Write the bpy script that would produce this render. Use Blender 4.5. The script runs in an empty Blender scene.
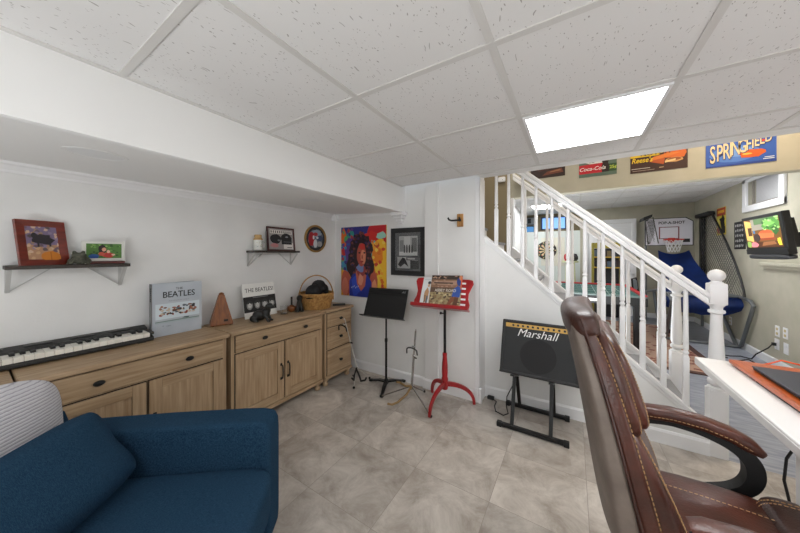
import bpy, bmesh, math, random
from mathutils import Matrix, Vector, Euler
random.seed(7)
SC = bpy.context.scene
COL = SC.collection
PI = math.pi

# ------------------------------------------------------------------ materials
MATS = {}
def srgb(h):
    h = h.lstrip('#')
    v = [int(h[i:i+2], 16)/255 for i in (0, 2, 4)]
    return tuple(((c/12.92) if c <= .04045 else ((c+.055)/1.055)**2.4) for c in v) + (1,)

def mat(name, col, rough=.55, metal=0., var=None, bump=None, stretch=(1, 1, 1), col2=None, emit=0., spec=.5, sheen=0., coat=0., trans=0., rampw=(.35, .65)):
    """var = (noise scale, detail): blends col with col2; bump = (scale, strength)."""
    if name in MATS: return MATS[name]
    m = bpy.data.materials.new(name); m.use_nodes = True
    nt = m.node_tree; N = nt.nodes; L = nt.links
    b = N['Principled BSDF']
    c = srgb(col) if isinstance(col, str) else col
    b.inputs['Base Color'].default_value = c
    b.inputs['Roughness'].default_value = rough
    b.inputs['Metallic'].default_value = metal
    b.inputs['Specular IOR Level'].default_value = spec
    if sheen: b.inputs['Sheen Weight'].default_value = sheen
    if coat: b.inputs['Coat Weight'].default_value = coat; b.inputs['Coat Roughness'].default_value = .2
    if trans: b.inputs['Transmission Weight'].default_value = trans
    if emit:
        b.inputs['Emission Color'].default_value = c; b.inputs['Emission Strength'].default_value = emit
    if var or bump:
        tc = N.new('ShaderNodeTexCoord'); mp = N.new('ShaderNodeMapping')
        mp.inputs['Scale'].default_value = stretch
        L.new(tc.outputs['Object'], mp.inputs['Vector'])
    if var:
        n = N.new('ShaderNodeTexNoise'); n.inputs['Scale'].default_value = var[0]; n.inputs['Detail'].default_value = var[1]
        L.new(mp.outputs['Vector'], n.inputs['Vector'])
        r = N.new('ShaderNodeValToRGB')
        c2 = srgb(col2) if col2 else tuple(x*.8 for x in c[:3])+(1,)
        r.color_ramp.elements[0].color = c2; r.color_ramp.elements[0].position = rampw[0]
        r.color_ramp.elements[1].color = c; r.color_ramp.elements[1].position = rampw[1]
        L.new(n.outputs['Fac'], r.inputs['Fac']); L.new(r.outputs['Color'], b.inputs['Base Color'])
    if bump:
        n2 = N.new('ShaderNodeTexNoise'); n2.inputs['Scale'].default_value = bump[0]; n2.inputs['Detail'].default_value = 4
        L.new(mp.outputs['Vector'], n2.inputs['Vector'])
        bp = N.new('ShaderNodeBump'); bp.inputs['Strength'].default_value = bump[1]; bp.inputs['Distance'].default_value = .01
        L.new(n2.outputs['Fac'], bp.inputs['Height']); L.new(bp.outputs['Normal'], b.inputs['Normal'])
    MATS[name] = m
    return m

def floor_tile_mat():
    m = bpy.data.materials.new('stone_floor_tile'); m.use_nodes = True
    nt = m.node_tree; N = nt.nodes; L = nt.links; b = N['Principled BSDF']
    tc = N.new('ShaderNodeTexCoord'); mp = N.new('ShaderNodeMapping')
    P = .468
    mp.inputs['Scale'].default_value = (1/P, 1/P, 1)
    mp.inputs['Location'].default_value = (.395/P + 20, -1.573/P + 20, 0)
    L.new(tc.outputs['Object'], mp.inputs['Vector'])
    fl = N.new('ShaderNodeVectorMath'); fl.operation = 'FLOOR'; L.new(mp.outputs['Vector'], fl.inputs[0])
    fr = N.new('ShaderNodeVectorMath'); fr.operation = 'FRACTION'; L.new(mp.outputs['Vector'], fr.inputs[0])
    wn = N.new('ShaderNodeTexWhiteNoise'); wn.noise_dimensions = '3D'; L.new(fl.outputs[0], wn.inputs['Vector'])
    sc = N.new('ShaderNodeVectorMath'); sc.operation = 'SCALE'; sc.inputs['Scale'].default_value = 7.
    L.new(wn.outputs['Color'], sc.inputs[0])
    ad = N.new('ShaderNodeVectorMath'); ad.operation = 'ADD'; L.new(mp.outputs['Vector'], ad.inputs[0]); L.new(sc.outputs[0], ad.inputs[1])
    n1 = N.new('ShaderNodeTexNoise'); n1.inputs['Scale'].default_value = 2.1; n1.inputs['Detail'].default_value = 8; n1.inputs['Roughness'].default_value = .72; n1.inputs['Distortion'].default_value = .55
    L.new(ad.outputs[0], n1.inputs['Vector'])
    r = N.new('ShaderNodeValToRGB')
    e = r.color_ramp.elements
    e[0].position = .30; e[0].color = srgb('#8d8378'); e[1].position = .72; e[1].color = srgb('#cfc8bf')
    k = e.new(.5); k.color = srgb('#b1a9a0')
    L.new(n1.outputs['Fac'], r.inputs['Fac'])
    hs = N.new('ShaderNodeHueSaturation')
    mr = N.new('ShaderNodeMapRange'); mr.inputs['To Min'].default_value = .86; mr.inputs['To Max'].default_value = 1.08
    L.new(wn.outputs['Value'], mr.inputs['Value']); L.new(mr.outputs[0], hs.inputs['Value']); L.new(r.outputs['Color'], hs.inputs['Color'])
    sp = N.new('ShaderNodeSeparateXYZ'); L.new(fr.outputs[0], sp.inputs[0])
    def edge(o):
        s = N.new('ShaderNodeMath'); s.operation = 'SUBTRACT'; s.inputs[1].default_value = .5; L.new(o, s.inputs[0])
        a = N.new('ShaderNodeMath'); a.operation = 'ABSOLUTE'; L.new(s.outputs[0], a.inputs[0]); return a.outputs[0]
    mx = N.new('ShaderNodeMath'); mx.operation = 'MAXIMUM'; L.new(edge(sp.outputs['X']), mx.inputs[0]); L.new(edge(sp.outputs['Y']), mx.inputs[1])
    gt = N.new('ShaderNodeMath'); gt.operation = 'GREATER_THAN'; gt.inputs[1].default_value = .4972; L.new(mx.outputs[0], gt.inputs[0])
    mi = N.new('ShaderNodeMixRGB'); mi.inputs['Color2'].default_value = srgb('#8d857d')
    L.new(gt.outputs[0], mi.inputs['Fac']); L.new(hs.outputs['Color'], mi.inputs['Color1']); L.new(mi.outputs[0], b.inputs['Base Color'])
    b.inputs['Roughness'].default_value = .45
    bp = N.new('ShaderNodeBump'); bp.inputs['Strength'].default_value = .12; bp.inputs['Distance'].default_value = .01
    L.new(n1.outputs['Fac'], bp.inputs['Height']); L.new(bp.outputs['Normal'], b.inputs['Normal'])
    return m

def ceiling_tile_mat():
    m = bpy.data.materials.new('fissured_ceiling_tile'); m.use_nodes = True
    nt = m.node_tree; N = nt.nodes; L = nt.links; b = N['Principled BSDF']
    tc = N.new('ShaderNodeTexCoord')
    nz = N.new('ShaderNodeTexNoise'); nz.inputs['Scale'].default_value = 9; nz.inputs['Detail'].default_value = 1
    L.new(tc.outputs['Object'], nz.inputs['Vector'])
    vr = N.new('ShaderNodeVectorRotate'); vr.rotation_type = 'Z_AXIS'
    mp = N.new('ShaderNodeMapping'); mp.inputs['Scale'].default_value = (1, .36, 1)
    L.new(tc.outputs['Object'], mp.inputs['Vector'])
    ds = N.new('ShaderNodeVectorMath'); ds.operation = 'MULTIPLY_ADD'; ds.inputs[1].default_value = (.09, .05, 0)
    L.new(nz.outputs['Color'], ds.inputs[0]); L.new(mp.outputs['Vector'], ds.inputs[2])
    vo = N.new('ShaderNodeTexVoronoi'); vo.inputs['Scale'].default_value = 125; vo.inputs['Randomness'].default_value = 1
    L.new(ds.outputs[0], vo.inputs['Vector'])
    # only some of the cells carry a pit
    sc = N.new('ShaderNodeSeparateColor'); L.new(vo.outputs['Color'], sc.inputs[0])
    has = N.new('ShaderNodeMath'); has.operation = 'GREATER_THAN'; has.inputs[1].default_value = .34; L.new(sc.outputs[0], has.inputs[0])
    siz = N.new('ShaderNodeMath'); siz.operation = 'MULTIPLY_ADD'; siz.inputs[1].default_value = .17; siz.inputs[2].default_value = .08; L.new(sc.outputs[1], siz.inputs[0])
    lt = N.new('ShaderNodeMath'); lt.operation = 'LESS_THAN'; L.new(vo.outputs['Distance'], lt.inputs[0]); L.new(siz.outputs[0], lt.inputs[1])
    pit = N.new('ShaderNodeMath'); pit.operation = 'MULTIPLY'; L.new(lt.outputs[0], pit.inputs[0]); L.new(has.outputs[0], pit.inputs[1])
    mi = N.new('ShaderNodeMixRGB'); mi.inputs['Color1'].default_value = srgb('#dfdedd'); mi.inputs['Color2'].default_value = srgb('#aeaba8')
    L.new(pit.outputs[0], mi.inputs['Fac']); L.new(mi.outputs[0], b.inputs['Base Color'])
    b.inputs['Roughness'].default_value = .95; b.inputs['Specular IOR Level'].default_value = .1
    inv = N.new('ShaderNodeMath'); inv.operation = 'SUBTRACT'; inv.inputs[0].default_value = 1; L.new(pit.outputs[0], inv.inputs[1])
    bp = N.new('ShaderNodeBump'); bp.inputs['Strength'].default_value = .5; bp.inputs['Distance'].default_value = .004
    L.new(inv.outputs[0], bp.inputs['Height']); L.new(bp.outputs['Normal'], b.inputs['Normal'])
    return m

def ribbed_mat():
    m = bpy.data.materials.new('grey_ribbed_knit'); m.use_nodes = True
    nt = m.node_tree; N = nt.nodes; L = nt.links; b = N['Principled BSDF']
    tc = N.new('ShaderNodeTexCoord')
    w = N.new('ShaderNodeTexWave'); w.wave_type = 'BANDS'; w.bands_direction = 'Z'
    w.inputs['Scale'].default_value = 27; w.inputs['Distortion'].default_value = 1.2; w.inputs['Detail'].default_value = 2; w.inputs['Detail Scale'].default_value = 3
    L.new(tc.outputs['Object'], w.inputs['Vector'])
    r = N.new('ShaderNodeValToRGB'); r.color_ramp.elements[0].color = srgb('#9d9ca4'); r.color_ramp.elements[1].color = srgb('#cbcace')
    r.color_ramp.elements[0].position = .0; r.color_ramp.elements[1].position = .28
    L.new(w.outputs['Fac'], r.inputs['Fac']); L.new(r.outputs['Color'], b.inputs['Base Color'])
    bp = N.new('ShaderNodeBump'); bp.inputs['Strength'].default_value = .3; bp.inputs['Distance'].default_value = .006
    L.new(w.outputs['Fac'], bp.inputs['Height']); L.new(bp.outputs['Normal'], b.inputs['Normal'])
    b.inputs['Roughness'].default_value = .95
    return m

def rug_mat():
    m = bpy.data.materials.new('oriental_rug'); m.use_nodes = True
    nt = m.node_tree; N = nt.nodes; L = nt.links; b = N['Principled BSDF']
    tc = N.new('ShaderNodeTexCoord')
    v = N.new('ShaderNodeTexVoronoi'); v.inputs['Scale'].default_value = 9; v.distance = 'CHEBYCHEV'
    L.new(tc.outputs['Object'], v.inputs['Vector'])
    n = N.new('ShaderNodeTexNoise'); n.inputs['Scale'].default_value = 22; n.inputs['Detail'].default_value = 3; L.new(tc.outputs['Object'], n.inputs['Vector'])
    a = N.new('ShaderNodeMath'); a.operation = 'MULTIPLY_ADD'; a.inputs[1].default_value = 1.2; L.new(v.outputs['Distance'], a.inputs[0]); L.new(n.outputs['Fac'], a.inputs[2])
    r = N.new('ShaderNodeValToRGB'); r.color_ramp.interpolation = 'CONSTANT'
    e = r.color_ramp.elements; e[0].color = srgb('#6d3a30'); e[0].position = 0; e[1].color = srgb('#a98a78'); e[1].position = .86
    for p, c in ((.62, '#8a5145'), (.74, '#5d4440'), (.8, '#96604f')):
        q = e.new(p); q.color = srgb(c)
    L.new(a.outputs[0], r.inputs['Fac']); L.new(r.outputs['Color'], b.inputs['Base Color']); b.inputs['Roughness'].default_value = .95
    return m

M_WALL = mat('white_wall_paint', '#e7e7e6', .7, var=(3, 3), col2='#e1e1e0', bump=(90, .06))
M_TRIM = mat('white_trim_paint', '#e8e8e9', .4)
M_SOFF = mat('white_soffit_paint', '#eaeae9', .7, bump=(80, .04))
M_BEIGE = mat('beige_wall_paint', '#b7b2a1', .8, var=(5, 4), col2='#aeaa98', bump=(70, .08))
M_TAUPE = mat('taupe_stairwell_paint', '#8d8065', .8, bump=(70, .06))
M_TILE = ceiling_tile_mat()
M_GRID = mat('white_ceiling_grid', '#cfcdca', .5)
M_FLOOR = floor_tile_mat()
M_PLANK = mat('blue_grey_floor_plank', '#9fa3ae', .4, var=(6, 6), col2='#7f848f', stretch=(1, 6, 1), bump=(30, .05))
M_OAKH = mat('oak_grain_across', '#b59c7d', .5, var=(5, 7), col2='#927657', stretch=(9, .8, 14), bump=(40, .05), rampw=(.3, .7))
M_OAKV = mat('oak_grain_upright', '#b89f80', .5, var=(5, 7), col2='#96795a', stretch=(9, 14, .8), bump=(40, .05), rampw=(.3, .7))
M_DARKGAP = mat('dark_groove', '#241b14', .8)
M_BLACKMETAL = mat('black_metal', '#1b1b1c', .4, .3)
M_BLACK = mat('matt_black', '#161617', .6)
M_CHROME = mat('chrome', '#b9b9ba', .22, 1.)
M_STEEL = mat('grey_steel_tube', '#7d8082', .35, .7)
M_RED = mat('red_lacquer', '#a90f17', .3, coat=.4, var=(8, 3), col2='#8d0b12')
M_WHITE = mat('plain_white', '#e8e8e8', .6)
M_SOFA = mat('blue_woven_fabric', '#2c4960', 1., var=(160, 4), col2='#19324a', stretch=(1, 5, 1), bump=(260, .5), spec=.1)
M_KNIT = ribbed_mat()
M_LEATHER = mat('brown_leather', '#54291d', .34, var=(9, 5), col2='#3b1d15', bump=(120, .18), coat=.12)
M_LEATHER2 = mat('dark_brown_leather', '#43251d', .38, var=(9, 5), col2='#2e1711', bump=(120, .18), coat=.12)
M_SHELL = mat('taupe_leather_backing', '#7b6f66', .5, var=(12, 5), col2='#685c54', bump=(120, .1))
M_STITCH = mat('tan_stitching', '#b08c62', .8)
M_DESK = mat('white_laminate', '#e6e5e4', .35)
M_BOARD = mat('orange_stained_wood', '#c0581c', .35, var=(6, 6), col2='#a3470f', stretch=(14, 1, 1), coat=.3)
M_LAPTOP = mat('navy_black_laptop_lid', '#343847', .38, .3)
M_CHERRY = mat('cherry_wood', '#6e1d12', .35, var=(8, 5), col2='#4d120b', stretch=(1, 1, 6), coat=.3)
M_WALNUT = mat('dark_walnut', '#3b322b', .5, var=(8, 5), col2='#2b241f', stretch=(1, 8, 8))
M_SHELFMETAL = mat('pale_grey_bracket', '#c2c2c0', .45)
M_METRO = mat('brown_metronome_wood', '#8a4f1c', .45, var=(10, 5), col2='#6e3c14', stretch=(8, 8, 1), coat=.1)
M_WICKER = mat('honey_wicker', '#b98e52', .7, var=(40, 3), col2='#8d6330', bump=(60, .5))
M_GLASS = mat('clear_glass', '#ffffff', .03, trans=1.)
M_BLUETARP = mat('royal_blue_tarp', '#163a86', .6, var=(4, 3), col2='#0f2c6a', bump=(6, .4))
M_GLOW = mat('lit_panel', (.985, .995, 1, 1), .5, emit=10.)
M_GLOWFAR = mat('lit_panel_in_far_room', (.98, .99, 1, 1), .5, emit=18.)
M_DAY = mat('daylit_window_glass', (.16, .36, .75, 1), .3, emit=.9)

def flat(hexcol, rough=.55, emit=0.):
    return mat('print_' + hexcol.lstrip('#') + ('_lit' if emit else ''), hexcol, rough, emit=emit)

# ------------------------------------------------------------------ mesh builder
class MB:
    def __init__(s): s.bm = bmesh.new(); s.mats = []
    def mi(s, m):
        if m is None: return 0
        if m not in s.mats: s.mats.append(m)
        return s.mats.index(m)
    def add(s, t, mtx=None, m=None):
        """append bmesh t"""
        if mtx is not None: t.transform(mtx)
        i = s.mi(m); vm = {}
        for v in t.verts: vm[v] = s.bm.verts.new(v.co)
        for f in t.faces:
            try: g = s.bm.faces.new([vm[v] for v in f.verts])
            except ValueError: continue
            g.material_index = i; g.smooth = f.smooth
        t.free(); return s
    def box(s, lo, hi, bev=0., m=None, mtx=None, seg=2):
        t = bmesh.new(); bmesh.ops.create_cube(t, size=1)
        for v in t.verts: v.co = Vector([(lo[k]+hi[k])/2 + v.co[k]*(hi[k]-lo[k]) for k in range(3)])
        if bev: bmesh.ops.bevel(t, geom=t.edges[:], offset=bev, segments=seg, affect='EDGES', profile=.5, clamp_overlap=True)
        return s.add(t, mtx, m)
    def prism(s, poly, axis, a, b, m=None, mtx=None, bev=0.):
        """poly in the two other axes (cyclic order kept: x->(y,z), y->(x,z), z->(x,y))"""
        t = bmesh.new()
        def mk(p, q):
            return {'x': (q, p[0], p[1]), 'y': (p[0], q, p[1]), 'z': (p[0], p[1], q)}[axis]
        A = [t.verts.new(mk(p, a)) for p in poly]; B = [t.verts.new(mk(p, b)) for p in poly]
        n = len(poly)
        t.faces.new(A); t.faces.new(B[::-1])
        for i in range(n): t.faces.new((A[i], B[i], B[(i+1) % n], A[(i+1) % n]))
        bmesh.ops.recalc_face_normals(t, faces=t.faces[:])
        if bev: bmesh.ops.bevel(t, geom=t.edges[:], offset=bev, segments=2, affect='EDGES', profile=.5, clamp_overlap=True)
        return s.add(t, mtx, m)
    def lathe(s, prof, seg=20, mtx=None, m=None, smooth=True):
        t = bmesh.new(); rings = []
        for r, z in prof:
            rings.append([t.verts.new((max(r, 1e-5)*math.cos(2*PI*k/seg), max(r, 1e-5)*math.sin(2*PI*k/seg), z)) for k in range(seg)])
        for a, b in zip(rings, rings[1:]):
            for k in range(seg): t.faces.new((a[k], a[(k+1) % seg], b[(k+1) % seg], b[k]))
        t.faces.new(rings[0][::-1]); t.faces.new(rings[-1])
        for f in t.faces: f.smooth = smooth
        return s.add(t, mtx, m)
    def cyl(s, p, q, r, seg=16, m=None, r2=None):
        return s.tube([p, q], [r, r if r2 is None else r2], seg, m=m)
    def tube(s, pts, r, seg=8, m=None, closed=False, mtx=None):
        pts = [Vector(p) for p in pts]; n = len(pts)
        R = r if isinstance(r, (list, tuple)) else [r]*n
        t = bmesh.new(); rings = []; up = None
        for i, p in enumerate(pts):
            if closed: d = pts[(i+1) % n]-pts[i-1]
            else: d = pts[min(i+1, n-1)]-pts[max(i-1, 0)]
            if d.length < 1e-9: d = Vector((0, 0, 1))
            d.normalize()
            if up is None: up = Vector((0, 0, 1)) if abs(d.z) < .9 else Vector((1, 0, 0))
            a = d.cross(up)
            if a.length < 1e-6: a = d.cross(Vector((0, 1, 0)))
            a.normalize(); b = a.cross(d); up = b
            rings.append([t.verts.new(p + (a*math.cos(2*PI*k/seg)+b*math.sin(2*PI*k/seg))*R[i]) for k in range(seg)])
        pr = list(zip(rings, rings[1:])) + ([(rings[-1], rings[0])] if closed else [])
        for A, B in pr:
            for k in range(seg):
                f = t.faces.new((A[k], A[(k+1) % seg], B[(k+1) % seg], B[k])); f.smooth = True
        if not closed: t.faces.new(rings[0][::-1]); t.faces.new(rings[-1])
        bmesh.ops.recalc_face_normals(t, faces=t.faces[:])
        return s.add(t, mtx, m)
    def strap_smooth(s, pts, w, th, side, m=None, mtx=None, sub=5):
        P = [Vector(p) for p in pts]; th = th if isinstance(th, list) else [th]*len(P); Q = []; H = []
        for i in range(len(P)-1):
            a, b, c, d = P[max(i-1, 0)], P[i], P[i+1], P[min(i+2, len(P)-1)]
            for k in range(sub):
                q = k/sub
                Q.append(.5*((2*b)+(c-a)*q+(2*a-5*b+4*c-d)*q*q+(3*b-a-3*c+d)*q**3)); H.append(th[i]+(th[i+1]-th[i])*q)
        Q.append(P[-1]); H.append(th[-1])
        return s.strap(Q, w, H, side, m, mtx)
    def strap(s, pts, w, th, side, m=None, mtx=None):
        """rectangular bar along pts: w along `side`, th across"""
        pts = [Vector(p) for p in pts]; n = len(pts); t = bmesh.new(); rings = []
        for i, p in enumerate(pts):
            d = (pts[min(i+1, n-1)]-pts[max(i-1, 0)]).normalized()
            sd = Vector(side); sd = (sd - d*sd.dot(d)).normalized(); u = d.cross(sd)
            W = w[i] if isinstance(w, (list, tuple)) else w; T = th[i] if isinstance(th, (list, tuple)) else th
            rings.append([t.verts.new(p+sd*a*W/2+u*b*T/2) for a, b in ((-1, -1), (1, -1), (1, 1), (-1, 1))])
        for A, B in zip(rings, rings[1:]):
            for k in range(4): t.faces.new((A[k], A[(k+1) % 4], B[(k+1) % 4], B[k]))
        t.faces.new(rings[0][::-1]); t.faces.new(rings[-1])
        bmesh.ops.recalc_face_normals(t, faces=t.faces[:])
        return s.add(t, mtx, m)
    def pad(s, c, h, k=6, n=10, fn=None, m=None, mtx=None):
        """rounded block: centre c, half sizes h, exponent k (2 = ball, 12 = nearly a box)"""
        t = bmesh.new()
        for ax in range(3):
            for sg in (-1, 1):
                g = [[None]*(n+1) for _ in range(n+1)]
                for i in range(n+1):
                    for j in range(n+1):
                        # crowd samples toward the edges
                        a = math.sin((2*i/n-1)*PI/2*.98)/math.sin(PI/2*.98); b = math.sin((2*j/n-1)*PI/2*.98)/math.sin(PI/2*.98)
                        p = [0, 0, 0]; p[ax] = sg; p[(ax+1) % 3] = a; p[(ax+2) % 3] = b
                        L = sum(abs(x)**k for x in p)**(1/k)
                        q = Vector([x/L for x in p])
                        if fn: q = fn(q)
                        g[i][j] = t.verts.new((c[0]+q[0]*h[0], c[1]+q[1]*h[1], c[2]+q[2]*h[2]))
                for i in range(n):
                    for j in range(n):
                        f = t.faces.new((g[i][j], g[i+1][j], g[i+1][j+1], g[i][j+1])); f.smooth = True
        bmesh.ops.remove_doubles(t, verts=t.verts[:], dist=1e-5)
        bmesh.ops.recalc_face_normals(t, faces=t.faces[:])
        return s.add(t, mtx, m)
    def ball(s, c, r, m=None, mtx=None, rot=None, n=6):
        h = r if isinstance(r, (list, tuple)) else (r, r, r)
        if rot is not None:
            M2 = Matrix.Translation(c) @ Euler(rot).to_matrix().to_4x4()
            return s.pad((0, 0, 0), h, 2, n, m=m, mtx=(mtx @ M2) if mtx else M2)
        return s.pad(c, h, 2, n, m=m, mtx=mtx)
    def poly(s, pts, m=None, mtx=None):
        t = bmesh.new(); t.faces.new([t.verts.new(p) for p in pts]); return s.add(t, mtx, m)
    def text(s, txt, size, m, mtx, ext=.0006, shear=0., offset=0., sx=1., align='CENTER'):
        """lettering; reads along +x, up +z, faces -y before mtx"""
        cu = bpy.data.curves.new('t', 'FONT'); cu.body = txt; cu.size = size; cu.extrude = ext; cu.shear = shear; cu.offset = offset
        cu.align_x = align; cu.align_y = 'CENTER'; cu.resolution_u = 3
        ob = bpy.data.objects.new('t', cu)
        me = ob.to_mesh(); t = bmesh.new(); t.from_mesh(me); ob.to_mesh_clear()
        bpy.data.objects.remove(ob); bpy.data.curves.remove(cu)
        t.transform(Matrix.Rotation(PI/2, 4, 'X') @ Matrix.Diagonal((sx, 1, 1, 1)))
        return s.add(t, mtx, m)
    def build(s, name, m=None, parent=None, angle=40, world=False):
        if world and parent is not None: s.bm.transform(XF[parent.name].inverted())
        me = bpy.data.meshes.new(name); s.bm.normal_update(); s.bm.to_mesh(me); s.bm.free()
        ml = s.mats if s.mats else [m]
        for q in ml: me.materials.append(q if q is not None else m)
        if any(p.use_smooth for p in me.polygons):
            me.set_sharp_from_angle(angle=math.radians(angle))
        o = bpy.data.objects.new(name, me); COL.objects.link(o)
        if parent is not None:
            o.parent = parent; XF[o.name] = XF[parent.name]
        else: XF[o.name] = Matrix.Identity(4)
        return o
XF = {}
def thing(name, label, cat, loc=(0, 0, 0), rot=0., group=None):
    o = bpy.data.objects.new(name, None); COL.objects.link(o); o.empty_display_size = .05
    o.location = loc
    e = Euler((0, 0, rot)) if isinstance(rot, (int, float)) else Euler(rot)
    o.rotation_euler = e
    XF[o.name] = Matrix.Translation(loc) @ e.to_matrix().to_4x4()
    o['label'] = label; o['category'] = cat
    if group: o['group'] = group
    return o
def tag(o, label, cat, group=None):
    o['label'] = label; o['category'] = cat
    if group: o['group'] = group
    return o
def struct(name, mb, m, label=None):
    o = mb.build(name, m); o['kind'] = 'structure'
    if label: o['label'] = label
    return o
def T(x, y, z): return Matrix.Translation((x, y, z))
def RZ(a): return Matrix.Rotation(a, 4, 'Z')
def blob(cx, cy, rx, ry, n=14, jit=.15, seed=0, a0=0.):
    r = random.Random(seed)
    return [(cx+rx*math.cos(a0+2*PI*k/n)*(1+r.uniform(-jit, jit)), cy+ry*math.sin(a0+2*PI*k/n)*(1+r.uniform(-jit, jit))) for k in range(n)]
def rect(u0, v0, u1, v1): return [(u0, v0), (u1, v0), (u1, v1), (u0, v1)]
def print_on(mb, w, h, y, patches, x0=0., z0=0., mtx=None, step=.00035):
    """flat printed picture in the xz plane facing -y: patches = [(hex, polygon in 0..1)] painted in order"""
    step = min(step, .0028/max(1, len(patches)))
    for i, (c, pl) in enumerate(patches):
        mm = flat(c) if isinstance(c, str) else c
        pts = [(x0+min(max(u, 0), 1)*w, y-step*(i+1), z0+min(max(v, 0), 1)*h) for u, v in pl]
        mb.poly(pts, mm, mtx)
def fuse(mb, voxel):
    """one continuous skin over the overlapping shapes in mb"""
    me = bpy.data.meshes.new('f'); mb.bm.to_mesh(me); mb.bm.free()
    o = bpy.data.objects.new('f', me); COL.objects.link(o)
    md = o.modifiers.new('r', 'REMESH'); md.mode = 'VOXEL'; md.voxel_size = voxel
    sm = o.modifiers.new('s', 'SMOOTH'); sm.iterations = 4
    dg = bpy.context.evaluated_depsgraph_get(); dg.update()
    m2 = bpy.data.meshes.new_from_object(o.evaluated_get(dg))
    r = MB(); t = bmesh.new(); t.from_mesh(m2)
    for f in t.faces: f.smooth = True
    r.add(t); bpy.data.objects.remove(o); bpy.data.meshes.remove(m2)
    return r
def arc(cx, cy, r, a0, a1, n): return [(cx+r*math.cos(a0+(a1-a0)*k/n), cy+r*math.sin(a0+(a1-a0)*k/n)) for k in range(n+1)]

# ================================================================== THE SETTING
CZ = 2.107; RX = 2.12; FZ = 2.44; FY = 7.95; WX = -2.60; WY = 2.58; TOP = 3.0
struct('floor', MB().box((-2.75, -2.35, -.06), (RX+.1, 2.74, 0)), M_FLOOR)
struct('floor', MB().box((-2.75, 2.74, -.06), (RX+.1, 8.4, 0)), M_PLANK)
b = MB().box((-1.6, -2.35, CZ), (RX+.1, 2.505, CZ+.05), m=M_TILE)
GX = [-.838, -.235, .371, .98, 1.588]; GY = [.349, .968, 1.557, 2.168, -.26, -.87, -1.48, -2.09]
for x in GX: b.box((x-.013, -2.3, CZ-.004), (x+.013, 2.505, CZ+.001), m=M_GRID)
for y in GY: b.box((-1.545, y-.013, CZ-.0045), (RX, y+.013, CZ+.001), m=M_GRID)
b.box((-1.545, -2.3, CZ-.005), (-1.522, 2.505, CZ+.001), m=M_GRID)
b.box((-1.545, 2.483, CZ-.005), (RX, 2.505, CZ+.001), m=M_GRID)
struct('ceiling', b, M_TILE)
b = MB().box((-1.2, 3.82, FZ), (RX+.1, 8.4, FZ+.05), m=M_TILE)
for k in range(6): b.box((-1.09+.61*k-.012, 3.82, FZ-.004), (-1.09+.61*k+.012, 7.95, FZ+.001), m=M_GRID)
for k in range(7): b.box((-1.1, 4.2+.61*k-.012, FZ-.0045), (RX, 4.2+.61*k+.012, FZ+.001), m=M_GRID)
struct('ceiling', b, M_TILE)
struct('ceiling', MB().box((-2.75, 2.5, TOP), (RX+.1, 3.82, TOP+.05)), M_WALL)           # above the stairwell
struct('wall_left', MB().box((-2.75, -2.35, 0), (WX, 3.9, CZ+.9)), M_WALL)
struct('wall_rear', MB().box((-2.75, -2.45, 0), (RX+.1, -2.3, CZ+.05)), M_WALL)
struct('wall_back', MB().box((-2.61, WY, 0), (-.735, 2.74, TOP)), M_WALL)
struct('wall_right', MB().box((RX, -2.35, 0), (RX+.12, 2.63, TOP)), M_WALL)
# right wall of the far room, with the window hole
b = MB()
b.box((RX, 2.63, 0), (RX+.12, 8.1, 2.04)); b.box((RX, 2.63, 2.04), (RX+.12, 5.19, TOP)); b.box((RX, 5.95, 2.04), (RX+.12, 8.1, TOP))
b.box((RX, 5.19, FZ), (RX+.12, 5.95, TOP))
struct('wall_right', b, M_BEIGE)
struct('wall_header', MB().box((-.735, 2.507, CZ-.004), (RX, 2.63, TOP), bev=.003), M_WALL)
# stairwell far side: full wall at the left, dropped beam across to the right
struct('wall_stair', MB().box((-2.6, 3.70, 0), (-.657, 3.82, TOP)), M_TAUPE)
struct('wall_header', MB().box((-.657, 3.70, 2.088), (RX, 3.82, TOP)), M_BEIGE)
struct('trim_1', MB().box((-.657, 3.69, 0), (-.628, 3.83, 2.088)), M_TRIM)
# far room
b = MB(); b.box((.16, FY, 0), (RX+.1, FY+.12, FZ)); struct('wall_far', b, M_BEIGE)
struct('wall_far', MB().box((-1.1, FY, 0), (.16, FY+.5, 1.95)), mat('pale_green_white_paint', '#cfd6d1', .7))
b = MB(); b.box((-1.1, FY+.38, 1.95), (-.72, FY+.5, FZ)); b.box((-.12, FY+.38, 1.95), (.16, FY+.5, FZ)); b.box((-.72, FY+.38, 1.95), (-.12, FY+.5, 2.02)); b.box((-.72, FY+.38, 2.36), (-.12, FY+.5, FZ)); b.box((.16, FY+.12, 1.95), (.2, FY+.5, FZ))
struct('wall_far', b, M_TAUPE)
struct('wall_left', MB().box((-1.2, 3.82, 0), (-1.1, 8.45, FZ)), M_WALL)
# soffit along the left wall (drops from the ceiling), crown moulding under it
struct('trim_2', MB().prism([(WX-.01, 1.888), (WX-.01, CZ+.03), (-1.545, CZ+.03), (-1.545, 1.836), (-1.56, 1.832)], 'y', -2.3, WY), M_SOFF)
crown = [(0, 0), (.012, 0), (.016, .014), (.034, .036), (.046, .044), (.050, .060), (0, .060)]
struct('trim_3', MB().prism([(WX+p, 1.828+q) for p, q in crown], 'y', -2.3, WY), M_TRIM)
struct('trim_4', MB().prism([(WY-p, 1.828+q) for p, q in crown][::-1], 'x', WX, -1.60), M_TRIM)
struct('trim_5', MB().box((WX, WY-.075, 1.80), (WX+.075, WY, 1.886), bev=.02, seg=3), M_TRIM)
b = MB()                                                                             # stepped corbel at the soffit's end
b.box((-1.67, WY-.10, 1.80), (-1.52, WY, 1.838), bev=.004); b.box((-1.65, WY-.08, 1.765), (-1.54, WY, 1.80), bev=.008)
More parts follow.
